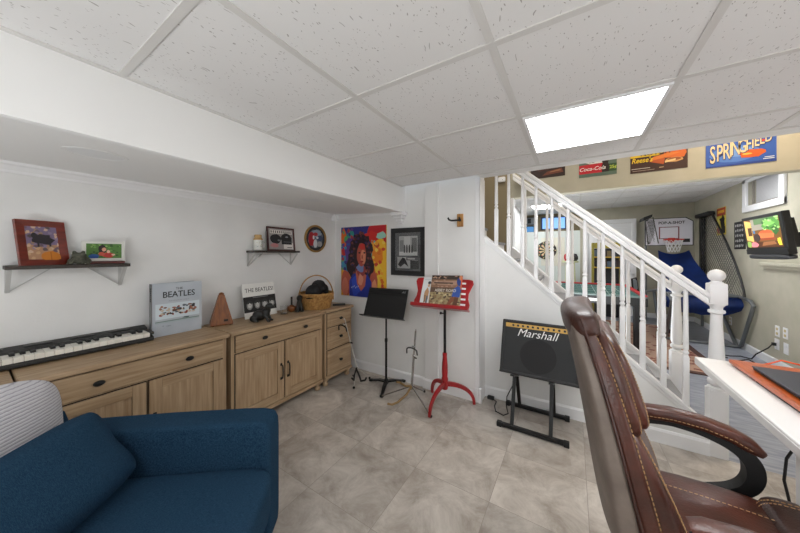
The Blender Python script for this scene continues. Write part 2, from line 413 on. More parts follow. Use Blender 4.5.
b.box((-1.635, WY-.055, 1.735), (-1.555, WY, 1.766), bev=.01); b.box((-1.62, WY-.03, 1.715), (-1.57, WY, 1.736), bev=.006)
struct('trim_6', b, M_TRIM)
b = MB(); b.box((-1.298, WY-.022, .0), (-1.152, WY, CZ), bev=.006); b.box((-1.165, WY-.026, .1), (-1.145, WY, CZ), bev=.004)
struct('trim_7', b, M_WALL)
b = MB(); b.box((-.775, WY-.006, .1), (-.729, WY, CZ-.004), bev=.003); b.box((-.735, WY-.006, .1), (-.729, 2.74, CZ-.004))
struct('trim_8', b, M_TRIM)
base = [(0, 0), (.014, 0), (.014, .085), (.006, .10), (0, .10)]
struct('baseboard_left', MB().prism([(WX+p, q) for p, q in base], 'y', -2.3, WY), M_TRIM)
b = MB().prism([(WY-p, q) for p, q in base], 'x', WX, -1.30)
b.prism([(WY-.022-p, q) for p, q in base], 'x', -1.312, -1.14); b.prism([(WY-p, q) for p, q in base], 'x', -1.14, -.721)
struct('baseboard_back', b, M_TRIM)
struct('baseboard_back', MB().prism([(-.735+p, q) for p, q in base], 'y', WY-.014, 2.74), M_TRIM)
struct('baseboard_back', MB().prism([(2.74-p, q) for p, q in base], 'x', -.735, .80), M_TRIM)
b = MB(); b.box((-.775, WY-.022, 0), (-.748, WY-.012, .135), bev=.004); b.box((-.738, WY-.026, 0), (-.712, WY+.012, .135), bev=.004)
struct('trim_9', b, M_TRIM)                                                          # little corner blocks of the baseboard
struct('baseboard_right', MB().prism([(RX-p, q) for p, q in base], 'y', 2.7, FY), M_TRIM)
struct('baseboard_far', MB().prism([(FY-p, q) for p, q in base], 'x', 1.24, RX), M_TRIM)
# knee walls on both sides of the stairs
SL = .889
def kz(x): return 1.572-.887*(x+.736)
def knee(y0, y1, xa):
    pts = [(xa, 0), (.84, 0), (.84, kz(.84)-.035), (xa, kz(xa)-.035)]
    w = MB().prism(pts, 'y', y0, y1)
    return w
def kcap(y0, y1, xa):
    c = MB().prism([(xa, kz(xa)-.035), (.80, kz(.80)-.035), (.80, kz(.80)), (xa, kz(xa))], 'y', y0-.012, y1+.012, bev=.004)
    c.prism([(xa, kz(xa)-.062), (.80, kz(.80)-.062), (.80, kz(.80)-.036), (xa, kz(xa)-.036)], 'y', y0-.006, y1+.006, bev=.003)
    return c
struct('wall_stair', knee(2.74, 2.81, -.735), M_WALL); struct('trim_10', kcap(2.74, 2.81, -.729), M_TRIM)
struct('wall_stair', knee(3.60, 3.67, -.628), M_TRIM); struct('trim_11', kcap(3.60, 3.67, -.628), M_TRIM)
# far door with its casing
b = MB(); b.box((.32, FY-.02, 0), (1.12, FY, 2.07), m=M_TRIM)
for u0, u1 in ((.40, .69), (.75, 1.04)):
    for v0, v1 in ((.15, .75), (.88, 1.98)):
        b.box((u0, FY-.026, v0), (u1, FY-.02, v1), bev=.005, m=M_TRIM); b.box((u0+.04, FY-.034, v0+.04), (u1-.04, FY-.025, v1-.04), bev=.006, m=M_TRIM)
d = struct('door_1', b, M_TRIM)
b = MB(); b.box((.24, FY-.04, 0), (.32, FY, 2.16), bev=.008); b.box((1.12, FY-.04, 0), (1.20, FY, 2.16), bev=.008); b.box((.24, FY-.042, 2.075), (1.20, FY, 2.165), bev=.008)
b.build('door_frame', M_TRIM, d)
k = MB().ball((1.06, FY-.075, 1.0), .028, m=M_STEEL); k.cyl((1.06, FY-.02, 1.0), (1.06, FY-.07, 1.0), .011, m=M_STEEL); k.build('door_knob', M_STEEL, d)
# window_1 high in the right wall, its blind and open sash
b = MB()
b.box((RX-.03, 5.10, 1.975), (RX, 5.20, FZ), bev=.006); b.box((RX-.03, 5.94, 1.975), (RX, 6.03, FZ), bev=.006)
b.box((RX-.032, 5.10, 1.975), (RX+.08, 6.03, 2.06), bev=.006); b.box((RX-.03, 5.10, FZ-.05), (RX, 6.03, FZ), bev=.006)
w1 = struct('window_1', b, M_TRIM)
b = MB().box((RX+.085, 5.2, 2.06), (RX+.09, 5.95, FZ)); b.build('pane', mat('grey_daylit_pane', '#b9bdc4', .2, emit=.25), w1)
b = MB()
for k in range(22):
    z = 2.075+k*.0165
    b.box((RX+.035, 5.22, z), (RX+.06, 5.84, z+.012), mtx=None)
b.build('blind', mat('grey_white_blind', '#c9c9cb', .6), w1)
b = MB(); b.box((RX+.015, 5.205, 2.06), (RX+.03, 5.86, 2.085)); b.box((RX+.012, 5.855, 2.06), (RX+.03, 5.88, FZ-.05)); b.build('sash', mat('grey_brown_sash', '#8b857b', .5), w1)
# window_2 over the ledge of the far wall
b = MB(); b.box((-.72, FY+.34, 2.02), (-.68, FY+.40, 2.36)); b.box((-.16, FY+.34, 2.02), (-.12, FY+.40, 2.36)); b.box((-.72, FY+.34, 2.02), (-.12, FY+.40, 2.05)); b.box((-.72, FY+.34, 2.33), (-.12, FY+.40, 2.36)); b.box((-.44, FY+.34, 2.05), (-.41, FY+.40, 2.33))
w2 = struct('window_2', b, mat('dark_blue_frame', '#2c4a72', .5))
MB().box((-.70, FY+.385, 2.03), (-.14, FY+.39, 2.35)).build('pane', M_DAY, w2)

# ================================================================== STAIRS
st = thing('staircase', 'white stairs with grey treads climbing behind the long sloping white railings', 'staircase', (.80, 3.2, 0))
for i in range(14):
    x = .78-.2137*i; z = .19*(i+1)
    MB().box((x-.235, 2.815, z-.03), (x+.015, 3.595, z), bev=.006).build('tread', mat('grey_stair_tread', '#8c8e92', .6), st, world=True)
    MB().box((x-.02, 2.815, z-.19), (x-.002, 3.595, z-.03)).build('riser', M_TRIM, st, world=True)

def newel_mb():
    h = .046
    b = MB().box((-h, -h, 0), (h, h, .455), bev=.006)
    b.lathe([(.046, .45), (.046, .468), (.030, .474), (.030, .484), (.042, .492), (.046, .506), (.042, .52), (.032, .527), (.036, .536), (.041, .56), (.041, .62), (.038, .72), (.031, .88), (.029, .965), (.029, .975), (.041, .981), (.043, .99), (.041, .999), (.030, 1.004), (.031, 1.02), (.043, 1.036), (.043, 1.045)], 24)
    b.box((-.043, -.043, 1.04), (.043, .043, 1.185), bev=.007)
    b.lathe([(.036, 1.183), (.036, 1.189), (.026, 1.196), (.026, 1.200)] + [(.044*math.cos(a), 1.237+.044*math.sin(a)) for a in [(-55+145*k/10)*PI/180 for k in range(11)]], 24)
    return b
def bal_mb(H):
    h = .0165
    b = MB().box((-h, -h, -.035), (h, h, .345), bev=.003)
    b.lathe([(.0165, .342), (.0165, .35), (.012, .356), (.012, .362), (.0175, .368), (.0175, .378), (.0125, .384), (.0125, .392), (.0165, .4), (.0165, .41), (.0155, .5), (.0125, H+.03)], 14)
    return b
BX = [-.627, -.513, -.391, -.279, -.154, -.031, .089, .212, .335, .456, .573, .693]
def rz(x): return 2.123-SL*(x+.327)          # top of the handrail
def railing(y, label, xs, x_top, first=None):
    t = thing('stair_railing', label, 'railing', (.845, y, 0), group='white stair railings')
    n = newel_mb().build('newel_post', M_TRIM, t) if first is None else first['newel'].copy()
    if first is not None: COL.objects.link(n); n.parent = t
    c = math.cos(math.atan(SL)); s = -math.sin(math.atan(SL))
    prof = [(-.030, -.062), (.030, -.062), (.030, -.040), (.024, -.034), (.033, -.024), (.033, -.010), (.022, 0), (-.022, 0), (-.033, -.010), (-.033, -.024), (-.024, -.034), (-.030, -.040)]
    b = MB(); A = []; B = []
    for xx, L in ((x_top, A), (.812, B)):
        for p, q in prof: L.append((xx, y+p, rz(xx)+q/c))
    tt = bmesh.new(); va = [tt.verts.new(p) for p in A]; vb = [tt.verts.new(p) for p in B]
    tt.faces.new(va); tt.faces.new(vb[::-1])
    for k in range(len(prof)): tt.faces.new((va[k], vb[k], vb[(k+1) % len(prof)], va[(k+1) % len(prof)]))
    bmesh.ops.recalc_face_normals(tt, faces=tt.faces[:]); b.add(tt)
    b.build('handrail', M_TRIM, t, world=True)
    pr = first['bal'] if first else None
    for x in xs:
        H = rz(x)-.085-kz(x)
        if pr is None:
            o = bal_mb(H).build('baluster', M_TRIM, t); pr = o
        else:
            o = pr.copy(); COL.objects.link(o); o.parent = t
        o.location = (x-.845, 0, kz(x))
    return {'newel': n, 'bal': pr}
f0 = railing(2.775, 'white turned-baluster stair railing on the near side, ending at the newel by the desk', BX, -.70)
railing(3.635, 'white stair railing on the far side of the steps, seen through the nearer balusters', [x+.03 for x in BX[1:]], -.62, f0)

# ================================================================== CEILING LIGHTS AND ADDED FILL LAMPS
def ceiling_light(x0, y0, x1, y1, z, label, glow):
    t = thing('ceiling_light', label, 'ceiling light', ((x0+x1)/2, (y0+y1)/2, z), group='recessed light panels')
    a, c = (x1-x0)/2, (y1-y0)/2
    b = MB()
    for lo, hi in (((-a, -c), (-a+.014, c)), ((a-.014, -c), (a, c)), ((-a+.014, -c), (a-.014, -c+.014)), ((-a+.014, c-.014), (a-.014, c))):
        b.box((lo[0], lo[1], -.010), (hi[0], hi[1], -.0005))
    b.build('frame', M_TRIM, t)
    MB().box((-a+.013, -c+.013, -.007), (a-.013, c-.013, -.001)).build('diffuser', glow, t)
ceiling_light(-.222, 1.570, .358, 2.155, CZ-.004, 'square glowing light panel in the near tiled ceiling', M_GLOW)
ceiling_light(-.222, -1.467, .358, -.883, CZ-.004, 'unseen square light panel added in the tiled ceiling behind the viewer', M_GLOW)  # extra panel out of view, added to brighten the near room
ceiling_light(.993, .362, 1.575, .955, CZ-.004, 'unseen square light panel added in the tiled ceiling over the desk', M_GLOW)  # second extra panel, added outside the frame for more light
ceiling_light(-.77, 6.65, -.19, 7.23, FZ-.004, 'bright light panel in the far ceiling, seen between the upper balusters', M_GLOWFAR)
ceiling_light(1.06, 4.84, 1.64, 5.40, FZ-.004, 'added light panel in the far room ceiling, unseen behind the sign beam', M_GLOWFAR)  # added for more light in the far room, hidden by the beam
def lamp(name, loc, power, size, col):
    l = bpy.data.lights.new(name, 'AREA'); l.energy = power; l.shape = 'DISK'; l.size = size; l.color = col
    o = bpy.data.objects.new(name, l); COL.objects.link(o); o.location = loc; return o
def fill_uplight(loc, power, size):
    o = lamp('fill_lamp', loc, power, size, (.965, .985, 1)); o.rotation_euler = (PI, 0, 0); return o  # upward fill light added to brighten the ceilings, stands for no real fixture
fill_uplight((-.3, -1.5, .45), 34, 1.2)
fill_uplight((1.6, .2, .45), 6, .8)
fill_uplight((.05, 4.2, .3), 22, .5)
lamp('added_stairwell_lamp', (1.35, 3.15, 2.98), 11, .3, (1, .80, .58))  # both stairwell lamps are added out of sight; this one warms the sign beam
lamp('added_stairwell_lamp', (-.6, 3.15, 2.98), 3.5, .3, (1, .92, .82))

# ================================================================== SIDEBOARDS
FXC = -2.16
def knob(parent, x, y, z):
    b = MB().lathe([(.006, 0), (.006, .012), (.016, .016), (.019, .022), (.016, .028), (.004, .030)], 16, mtx=T(x, y, z) @ Matrix.Rotation(PI/2, 4, 'Y') @ Matrix.Diagonal((.8, 1.25, 1, 1)))
    b.build('knob', M_BLACKMETAL, parent, world=True)
def pull(parent, x, y, z):
    b = MB().tube([(x, y, z-.06), (x+.022, y, z-.055), (x+.026, y, z-.03), (x+.026, y, z+.03), (x+.022, y, z+.055), (x, y, z+.06)], .0055, 8)
    b.box((x-.001, y-.009, z-.072), (x+.004, y+.009, z-.05), bev=.002); b.box((x-.001, y-.009, z+.05), (x+.004, y+.009, z+.072), bev=.002)
    b.build('handle', M_BLACKMETAL, parent, world=True)
def drawer(t, y0, y1, z0, z1, knobs, style=0):
    b = MB().box((FXC-.014, y0-.004, z0-.004), (FXC-.0115, y1+.004, z1+.004), m=M_DARKGAP)
    b.box((FXC-.012, y0, z0), (FXC+.002, y1, z1), bev=.003, m=M_OAKH)
    if style:
        b.box((FXC, y0+.035, z0+.025), (FXC+.005, y1-.035, z1-.025), bev=.003, m=M_OAKH)
    d = b.build('drawer', M_OAKH, t, world=True)
    for y in knobs: knob(d, FXC+.002+(.004 if style else 0), y, (z0+z1)/2)
def door(t, y0, y1, z0, z1, hy, hz):
    b = MB().box((FXC-.014, y0-.005, z0-.005), (FXC-.0115, y1+.005, z1+.005), m=M_DARKGAP)
    s = .062
    b.box((FXC-.012, y0, z0), (FXC+.002, y0+s, z1), bev=.002, m=M_OAKV); b.box((FXC-.012, y1-s, z0), (FXC+.002, y1, z1), bev=.002, m=M_OAKV)
    b.box((FXC-.012, y0+s, z1-s), (FXC+.0015, y1-s, z1), bev=.002, m=M_OAKH); b.box((FXC-.012, y0+s, z0), (FXC+.0015, y1-s, z0+s), bev=.002, m=M_OAKH)
    b.box((FXC-.012, y0+s-.003, z0+s-.003), (FXC-.0085, y1-s+.003, z1-s+.003), m=M_DARKGAP)
    b.box((FXC-.010, y0+s+.002, z0+s+.002), (FXC-.005, y1-s-.002, z1-s-.002), m=M_OAKV)
    d = b.build('door', M_OAKV, t, world=True)
    pull(d, FXC+.002, hy, hz)
def sideboard(y0, y1, label, drawers, doors, name='sideboard', cat='sideboard', grp='oak sideboards along the left wall'):
    t = thing(name, label, cat, (-2.375, (y0+y1)/2, 0), 0, grp)
    b = MB().box((-2.585, y0+.012, .098), (FXC-.013, y1-.012, .772), m=M_OAKV)
    b.box((-2.58, y0+.012, .076), (FXC+.004, y1-.012, .108), bev=.008, m=M_OAKH)
    b.build('body', M_OAKV, t, world=True)
    MB().box((-2.592, y0, .770), (-2.138, y1, .800), bev=.010, seg=3).build('top', M_OAKH, t, world=True)
    for sx in (-2.55, FXC-.045):
        for sy in (y0+.05, y1-.05):
            MB().lathe([(.018, 0), (.026, .004), (.031, .02), (.027, .034), (.019, .042), (.019, .047), (.033, .056), (.034, .068), (.030, .077)], 18, mtx=T(sx, sy, 0)).build('foot', M_OAKV, t, world=True)
    for a in drawers: drawer(t, *a)
    for a in doors: door(t, *a)
    return t
sideboard(-.28, .138, 'oak drawer unit at the far left end, behind the grey ribbed cushion',
          [(-.245, .105, .62, .76, [-.07], 1), (-.245, .105, .385, .605, [-.07], 1), (-.245, .105, .115, .37, [-.07], 1)], [])
sideboard(.145, 1.064, 'oak sideboard under the electronic keyboard, behind the blue armchair',
          [(.185, 1.022, .636, .762, [.399, .81])], [(.185, .597, .118, .620, .572, .35), (.610, 1.022, .118, .620, .636, .35)])
sideboard(1.074, 1.990, 'middle oak sideboard with one wide drawer above two doors, under the square record sleeve',
          [(1.114, 1.950, .640, .762, [1.336, 1.743])], [(1.114, 1.526, .118, .620, 1.497, .36), (1.538, 1.950, .118, .620, 1.565, .36)])
sideboard(1.997, 2.424, 'narrow oak chest of three drawers in the corner, under the wicker basket',
          [(2.035, 2.386, .62, .76, [2.21], 1), (2.035, 2.386, .385, .605, [2.21], 1), (2.035, 2.386, .115, .37, [2.21], 1)], [], 'chest_of_drawers', 'chest of drawers')
TZ = .800

# ------------------------------------------------------------------ electronic keyboard
t = thing('electronic_keyboard', 'black electronic keyboard with white keys on the left oak sideboard', 'keyboard', (-2.50, .1, TZ))
Y0, Y1 = -.24, .703
sec = [(-2.585, .804), (-2.405, .804), (-2.398, .810), (-2.398, .824), (-2.403, .829), (-2.410, .831), (-2.515, .849), (-2.525, .872), (-2.580, .886), (-2.592, .880)]
b = MB().prism(sec, 'y', Y0, Y1, bev=.002)
for y in (Y0+.06, Y1-.06):
    for x in (-2.56, -2.42): b.box((x-.015, y-.02, TZ), (x+.015, y+.02, TZ+.005))
b.prism([(-2.49, .846), (-2.40, .846), (-2.40, .862), (-2.49, .866)], 'y', Y1-.018, Y1); b.prism([(-2.49, .846), (-2.40, .846), (-2.40, .862), (-2.49, .866)], 'y', Y0, Y0+.018)
body = b.build('body', mat('charcoal_plastic', '#2b2b2a', .5), t, world=True)
b = MB()
for k in range(6): b.box((-2.575, Y0+.08+k*.14, .8835), (-2.535, Y0+.19+k*.14, .8850), mtx=None)
nk = 27; wk = (Y1-Y0-.04)/nk
M_KEY = mat('ivory_white_key', '#e9e6dc', .35)
for k in range(nk):
    y = Y0+.02+k*wk
    MB().box((-2.514, y+.0008, .832), (-2.402, y+wk-.0008, .8585), bev=.0015).build('white_key', M_KEY, t, world=True)
for k in range(nk-1):
    if k % 7 in (2, 6): continue
    y = Y0+.02+(k+1)*wk
    MB().box((-2.5145, y-.009, .8586), (-2.452, y+.009, .870), bev=.0015).build('black_key', M_BLACK, t, world=True)
for k in range(5):
    y = Y0+.1+k*.165
    b = MB()
    for j in range(4): b.box((-2.566, y+j*.025, .880), (-2.546, y+j*.025+.0255, .8855), bev=.001)
    b.build('button_row', mat('grey_plastic_button', '#555553', .5), t, world=True)

# ------------------------------------------------------------------ big silver book standing open
a = PI/2
t = thing('coffee_table_book', 'large silver book titled THE BEATLES standing upright on the left oak sideboard', 'book', (-2.478, .715, TZ), a)
W, H = .302, .375
b = MB().box((0, 0, 0), (W, .004, H), m=mat('silver_book_cover', '#c3cad2', .4, var=(3, 3), col2='#aab3be'))
b.text('THE', .024, flat('#1c1e22'), T(W*.52, -.0005, H*.885))
b.text('BEATLES', .060, flat('#1c1e22'), T(W*.52, -.0005, H*.775), sx=.88, offset=.0006)
b.text('ANTHOLOGY', .013, flat('#8b95a0'), T(W*.52, -.0005, H*.655), sx=1.6)
r = random.Random(3)
pt = [('#cfdbe2', rect(.06, .32, .95, .61))]
for k in range(70):
    x, y = r.uniform(.12, .86), r.uniform(.39, .555)
    pt.append((r.choice(['#3a3532', '#7a4a38', '#d9d2c6', '#a0705a', '#5b6470', '#c8b9a4', '#2b2a2c', '#8c3f32']), blob(x, y, r.uniform(.018, .045), r.uniform(.012, .024), 7, .3, k)))
pt += [('#7d9089', rect(.05, .265, .94, .285)), ('#a9b7bd', rect(.05, .24, .94, .262)), ('#3f5450', blob(.66, .30, .08, .012, 9, .3, 1)), ('#8e98a2', blob(.3, .18, .05, .008, 9, .3, 2)), ('#8e98a2', blob(.2, .19, .015, .01, 9, .3, 5))]
print_on(b, W, H, 0, pt)
b.build('front_cover', None, t)
MB().box((.004, .004, .004), (W-.006, .028, H-.004)).build('page_block', mat('cream_pages', '#ddd9ce', .8), t)
b = MB().box((-.004, -.001, 0), (0, .038, H), m=mat('dark_silver_spine', '#6b6d6f', .4))
b.text('BEATLES', .032, flat('#17181a'), T(-.0045, .017, H*.80) @ RZ(-PI/2) @ Matrix.Rotation(PI/2, 4, 'Y'), sx=.8)
b.build('spine', None, t)
MB().box((0, 0, 0), (W*.92, .004, H), mtx=T(0, .036, 0) @ RZ(.10)).build('back_cover', mat('silver_book_cover', ''), t)

# ------------------------------------------------------------------ metronome
t = thing('metronome', 'brown wooden pyramid metronome standing behind the seam between two sideboards', 'metronome', (-2.475, 1.160, TZ), PI/2-.35)
t2 = bmesh.new()
def pyr(mb, h0, w0, d0, h1, w1, d1, m):
    q = bmesh.new(); vs = []
    for h, w, d in ((h0, w0, d0), (h1, w1, d1)):
        vs.append([q.verts.new((x*w, y*d, h)) for x, y in ((-1, -1), (1, -1), (1, 1), (-1, 1))])
    q.faces.new(vs[0][::-1]); q.faces.new(vs[1])
    for k in range(4): q.faces.new((vs[0][k], vs[0][(k+1) % 4], vs[1][(k+1) % 4], vs[1][k]))
    bmesh.ops.bevel(q, geom=q.edges[:], offset=.003, segments=2, affect='EDGES'); mb.add(q, None, m)
b = MB(); pyr(b, .012, .080, .058, .250, .020, .020, M_METRO); b.box((-.078, -.058, .004), (.078, .058, .014), bev=.003, m=M_METRO)
b.build('case', M_METRO, t)
b = MB()
for sx in (-.06, .06):
    for sy in (-.045, .045): MB().cyl((sx, sy, 0), (sx, sy, .005), .008).build('foot', M_BLACK, t)
MB().box((.012, -.0665, .036), (.042, -.0585, .052), bev=.001).build('badge', M_DARKGAP, t)
MB().lathe([(.004, .248), (.018, .250), (.020, .256), (.012, .265), (.002, .267)], 14).build('finial', M_METRO, t)

# ------------------------------------------------------------------ record sleeve leaning on the wall
t = thing('record_sleeve', 'white record sleeve reading THE BEATLES! over a black band, leaning on the wall', 'record', (-2.475, 1.358, TZ), (-.20, 0, PI/2))
W = .315
b = MB().box((0, 0, 0), (W, .006, W), m=flat('#e6e5e1'))
b.text('THE BEATLES!', .053, flat('#1a1a1b'), T(W*.52, -.0005, W*.80), sx=.86)
pt = [('#151515', rect(0, .17, 1, .62))]
for k in range(4):
    cx = .17+.23*k
    pt += [('#8c8c8a', blob(cx, .37, .088, .125, 14, .08, k)), ('#2a2a2a', blob(cx, .45, .075, .06, 12, .15, k+9)), ('#c8c7c3', blob(cx, .36, .05, .072, 12, .1, k+20)), ('#3a3a3a', blob(cx-.018, .375, .010, .008, 6, .1, 1)), ('#3a3a3a', blob(cx+.018, .375, .010, .008, 6, .1, 2)), ('#555555', blob(cx, .325, .018, .007, 6, .1, 2))]
pt += [('#7c7c7a', rect(.28, .575, .76, .595))]
print_on(b, W, W, 0, pt)
b.build('sleeve', None, t)

# ------------------------------------------------------------------ little dogs, glass, pot
def dog(loc, rot, lying, label):
    b = MB()
    if lying:
        b.ball((0, 0, .055), (.062, .038, .045), n=5); b.ball((.055, 0, .075), (.035, .034, .045), n=5)
        b.ball((.070, 0, .100), (.026, .026, .035), n=5); b.ball((.085, 0, .136), (.030, .027, .028), n=5); b.ball((.113, 0, .128), (.019, .016, .014), n=5)
        b.ball((.072, .027, .132), (.011, .009, .024), n=4); b.ball((.072, -.027, .132), (.011, .009, .024), n=4)
        for sy in (-.024, .024):
            b.tube([(.06, sy, .06), (.078, sy, .03), (.085, sy, .012), (.108, sy, .010)], [.016, .012, .011, .010], 8)
            b.ball((-.035, sy*1.4, .032), (.034, .018, .030), n=5); b.ball((-.012, sy*1.7, .011), (.030, .012, .011), n=5)
        b.tube([(-.055, 0, .04), (-.085, .01, .02), (-.10, .03, .012)], [.010, .007, .005], 8)
    else:
        b.ball((-.01, 0, .045), (.034, .032, .042), n=5); b.tube([(-.005, 0, .05), (.012, 0, .10), (.016, 0, .13)], [.032, .026, .02], 12)
        b.ball((.024, 0, .148), (.026, .024, .025), n=5); b.ball((.050, 0, .141), (.018, .014, .012), n=5)
        b.ball((.014, .023, .142), (.009, .007, .020), n=4); b.ball((.014, -.023, .142), (.009, .007, .020), n=4)
        for sy in (-.016, .016):
            b.tube([(.020, sy, .085), (.028, sy, .04), (.030, sy, .012), (.044, sy, .009)], [.013, .010, .010, .010], 8)
            b.ball((.0, sy*1.9, .028), (.026, .014, .026), n=5); b.ball((.016, sy*2, .010), (.024, .011, .010), n=5)
        b.tube([(-.035, 0, .03), (-.06, 0, .012), (-.075, .012, .009)], [.009, .007, .005], 8)
    o = fuse(b, .0045).build('dog_figurine', mat('glossy_black_resin', '#121312', .35), None, angle=80)
    o.location = loc; o.rotation_euler = (0, 0, rot)
    tag(o, label, 'figurine', 'black dog figurines'); return o
dog((-2.30, 1.385, TZ), .55, True, 'crouching black dog figurine in front of the record sleeve on the sideboard')
dog((-2.35, 1.835, TZ), -.5, False, 'small sitting black dog figurine beside the wicker basket')
t = thing('drinking_glass', 'small clear glass standing to the right of the record sleeve', 'glass', (-2.40, 1.70, TZ))
MB().lathe([(.033, 0), (.036, .075), (.0335, .075), (.031, .006), (.001, .005)], 20).build('cup', M_GLASS, t)
t = thing('incense_pot', 'round brown pot with an upright black stick on the middle sideboard', 'pot', (-2.425, 1.80, TZ))
MB().lathe([(.022, 0), (.024, .004), (.040, .018), (.045, .035), (.038, .052), (.020, .058), (.022, .064), (.012, .065)], 20).build('bowl', M_METRO, t)
MB().cyl((0, 0, .06), (0, 0, .150), .009, 10).build('stick', M_BLACK, t)

# ------------------------------------------------------------------ wicker basket and the caps in it
t = thing('wicker_basket', 'round honey wicker basket with a tall hoop handle on the corner chest', 'basket', (-2.355, 2.06, TZ))
def basket_r(z): return .135+.040*(z/.15)**.8
b = MB()
NS = 30
for j in range(13):
    z = .008+j*.0118; pts = []
    for k in range(NS*2):
        a = 2*PI*k/(NS*2); pts.append(((basket_r(z)+(.004 if (k+j) % 2 else -.002))*math.cos(a), (basket_r(z)+(.004 if (k+j) % 2 else -.002))*math.sin(a), z))
    b.tube(pts, .0062, 6, closed=True)
b.lathe([(.001, .002), (.13, .002), (.13, .008), (.001, .009)], 24)
for k in range(NS):
    a = 2*PI*k/NS; b.tube([(basket_r(z)*math.cos(a), basket_r(z)*math.sin(a), z) for z in (.004, .05, .1, .155)], .0045, 6)
b.build('body', M_WICKER, t)
b = MB()
for q in range(2): b.tube([((basket_r(.155)+.002)*math.cos(2*PI*k/40), (basket_r(.155)+.002)*math.sin(2*PI*k/40), .156+.009*q) for k in range(40)], .0075, 8, closed=True)
b.build('rim', M_WICKER, t)
b = MB()
for q in (-.006, .006):
    b.tube([(q+.03, -.176*math.cos(a), .09+.265*math.sin(a)**.8 if math.sin(a) > 0 else .09) for a in [PI*k/28 for k in range(29)]], .0062, 8, mtx=RZ(-.72))
b.build('handle', M_WICKER, t)
M_CAP = mat('black_cap_fabric', '#1d1d1f', .85, bump=(90, .3))
def cap(loc, rot, label):
    c = thing('baseball_cap', label, 'cap', loc, rot, 'black caps in the basket')
    def crown_fn(q):
        z = max(q.z, -.15); return Vector((q.x*(1-.06*max(z, 0)), q.y, z))
    MB().pad((0, 0, 0), (.088, .078, .082), 2.3, 8, crown_fn).build('crown', M_CAP, c)
    g = bmesh.new(); top = []; n = 12
    for k in range(n+1):
        a = -PI/2+PI*k/n; rr = []
        for s in (0, .5, 1):
            x = .065*math.cos(a)+s*.075*math.cos(a)**.8 if math.cos(a) > 0 else 0
            rr.append(g.verts.new((x, .072*math.sin(a)*(1-.05*s), -.004-.025*s*math.cos(a)-.02*math.sin(a)**2*s)))
        top.append(rr)
    for k in range(n):
        for j in range(2): f = g.faces.new((top[k][j], top[k+1][j], top[k+1][j+1], top[k][j+1])); f.smooth = True
    bmesh.ops.solidify(g, geom=g.faces[:], thickness=.004)
    MB().add(g).build('brim', M_CAP, c)
    MB().ball((0, 0, .081), .008, n=4).build('button', M_CAP, c)
cap((-2.365, 2.10, TZ+.215), (.1, .25, -.9), 'black baseball cap heaped on top in the wicker basket')
cap((-2.33, 2.00, TZ+.178), (.1, .15, -1.1), 'black baseball cap at the left of the wicker basket, brim over the rim')
cap((-2.40, 2.16, TZ+.180), (-.25, .2, .6), 'black baseball cap at the right of the wicker basket')
t = thing('remote_control', 'flat black remote lying right of the basket on the corner chest', 'remote', (-2.255, 2.30, TZ), .9)
MB().box((-.07, -.022, 0), (.07, .022, .018), bev=.005).build('body', M_BLACK, t)
b = MB()
for i in range(5):
    for j in range(2): b.box((-.05+i*.02, -.012+j*.014, .0178), (-.04+i*.02, -.002+j*.014, .0198))
b.build('buttons', mat('grey_plastic_button', ''), t)

# ================================================================== WALL SHELVES AND WHAT STANDS ON THEM
def wall_shelf(y0, y1, z, label):
    t = thing('wall_shelf', label, 'shelf', (WX, (y0+y1)/2, z-.02), 0, 'dark shelves on the left wall')
    MB().box((WX, y0, z-.02), (WX+.135, y1, z), bev=.002).build('board', M_WALNUT, t, world=True)
    for yb, dr in ((y0+.014, 1), (y1-.022, -1)):
        b = MB()
        b.strap([(WX+.003, yb, z-.022), (WX+.003, yb, z-.15)], .016, .004, (0, 1, 0))
        b.strap([(WX+.003, yb, z-.023), (WX+.125, yb, z-.023)], .016, .004, (0, 1, 0))
        b.strap([(WX+.004, yb, z-.148), (WX+.122, yb, z-.026)], .016, .004, (0, 1, 0))
        b.strap([(WX+.006, yb, z-.147), (WX+.006, yb+dr*.145, z-.024)], .014, .004, (1, 0, 0))
        b.build('bracket', M_SHELFMETAL, t, world=True)
wall_shelf(.127, .602, 1.325, 'dark wooden shelf on pale brackets above the keyboard')
wall_shelf(1.435, 1.935, 1.418, 'dark wooden shelf on pale brackets nearer the corner, holding a mug')

def frame_mb(w, h, fw, d, m, bev=.004):
    """picture-frame moulding: face toward -y, back at y = d"""
    b = MB()
    for i, pl in enumerate(([(0, 0), (w, 0), (w-fw, fw), (fw, fw)], [(w, 0), (w, h), (w-fw, h-fw), (w-fw, fw)], [(w, h), (0, h), (fw, h-fw), (w-fw, h-fw)], [(0, h), (0, 0), (fw, fw), (fw, h-fw)])):
        q = bmesh.new(); A = [q.verts.new((p[0], (0 if k < 2 else .007), p[1])) for k, p in enumerate(pl)]; B = [q.verts.new((p[0], d, p[1])) for p in pl]
        q.faces.new(A); q.faces.new(B[::-1])
        for k in range(4): q.faces.new((A[k], B[k], B[(k+1) % 4], A[(k+1) % 4]))
        bmesh.ops.recalc_face_normals(q, faces=q.faces[:]); b.add(q, None, m)
    return b
def lean(loc, rz, tilt): return loc, (-tilt, 0, rz)
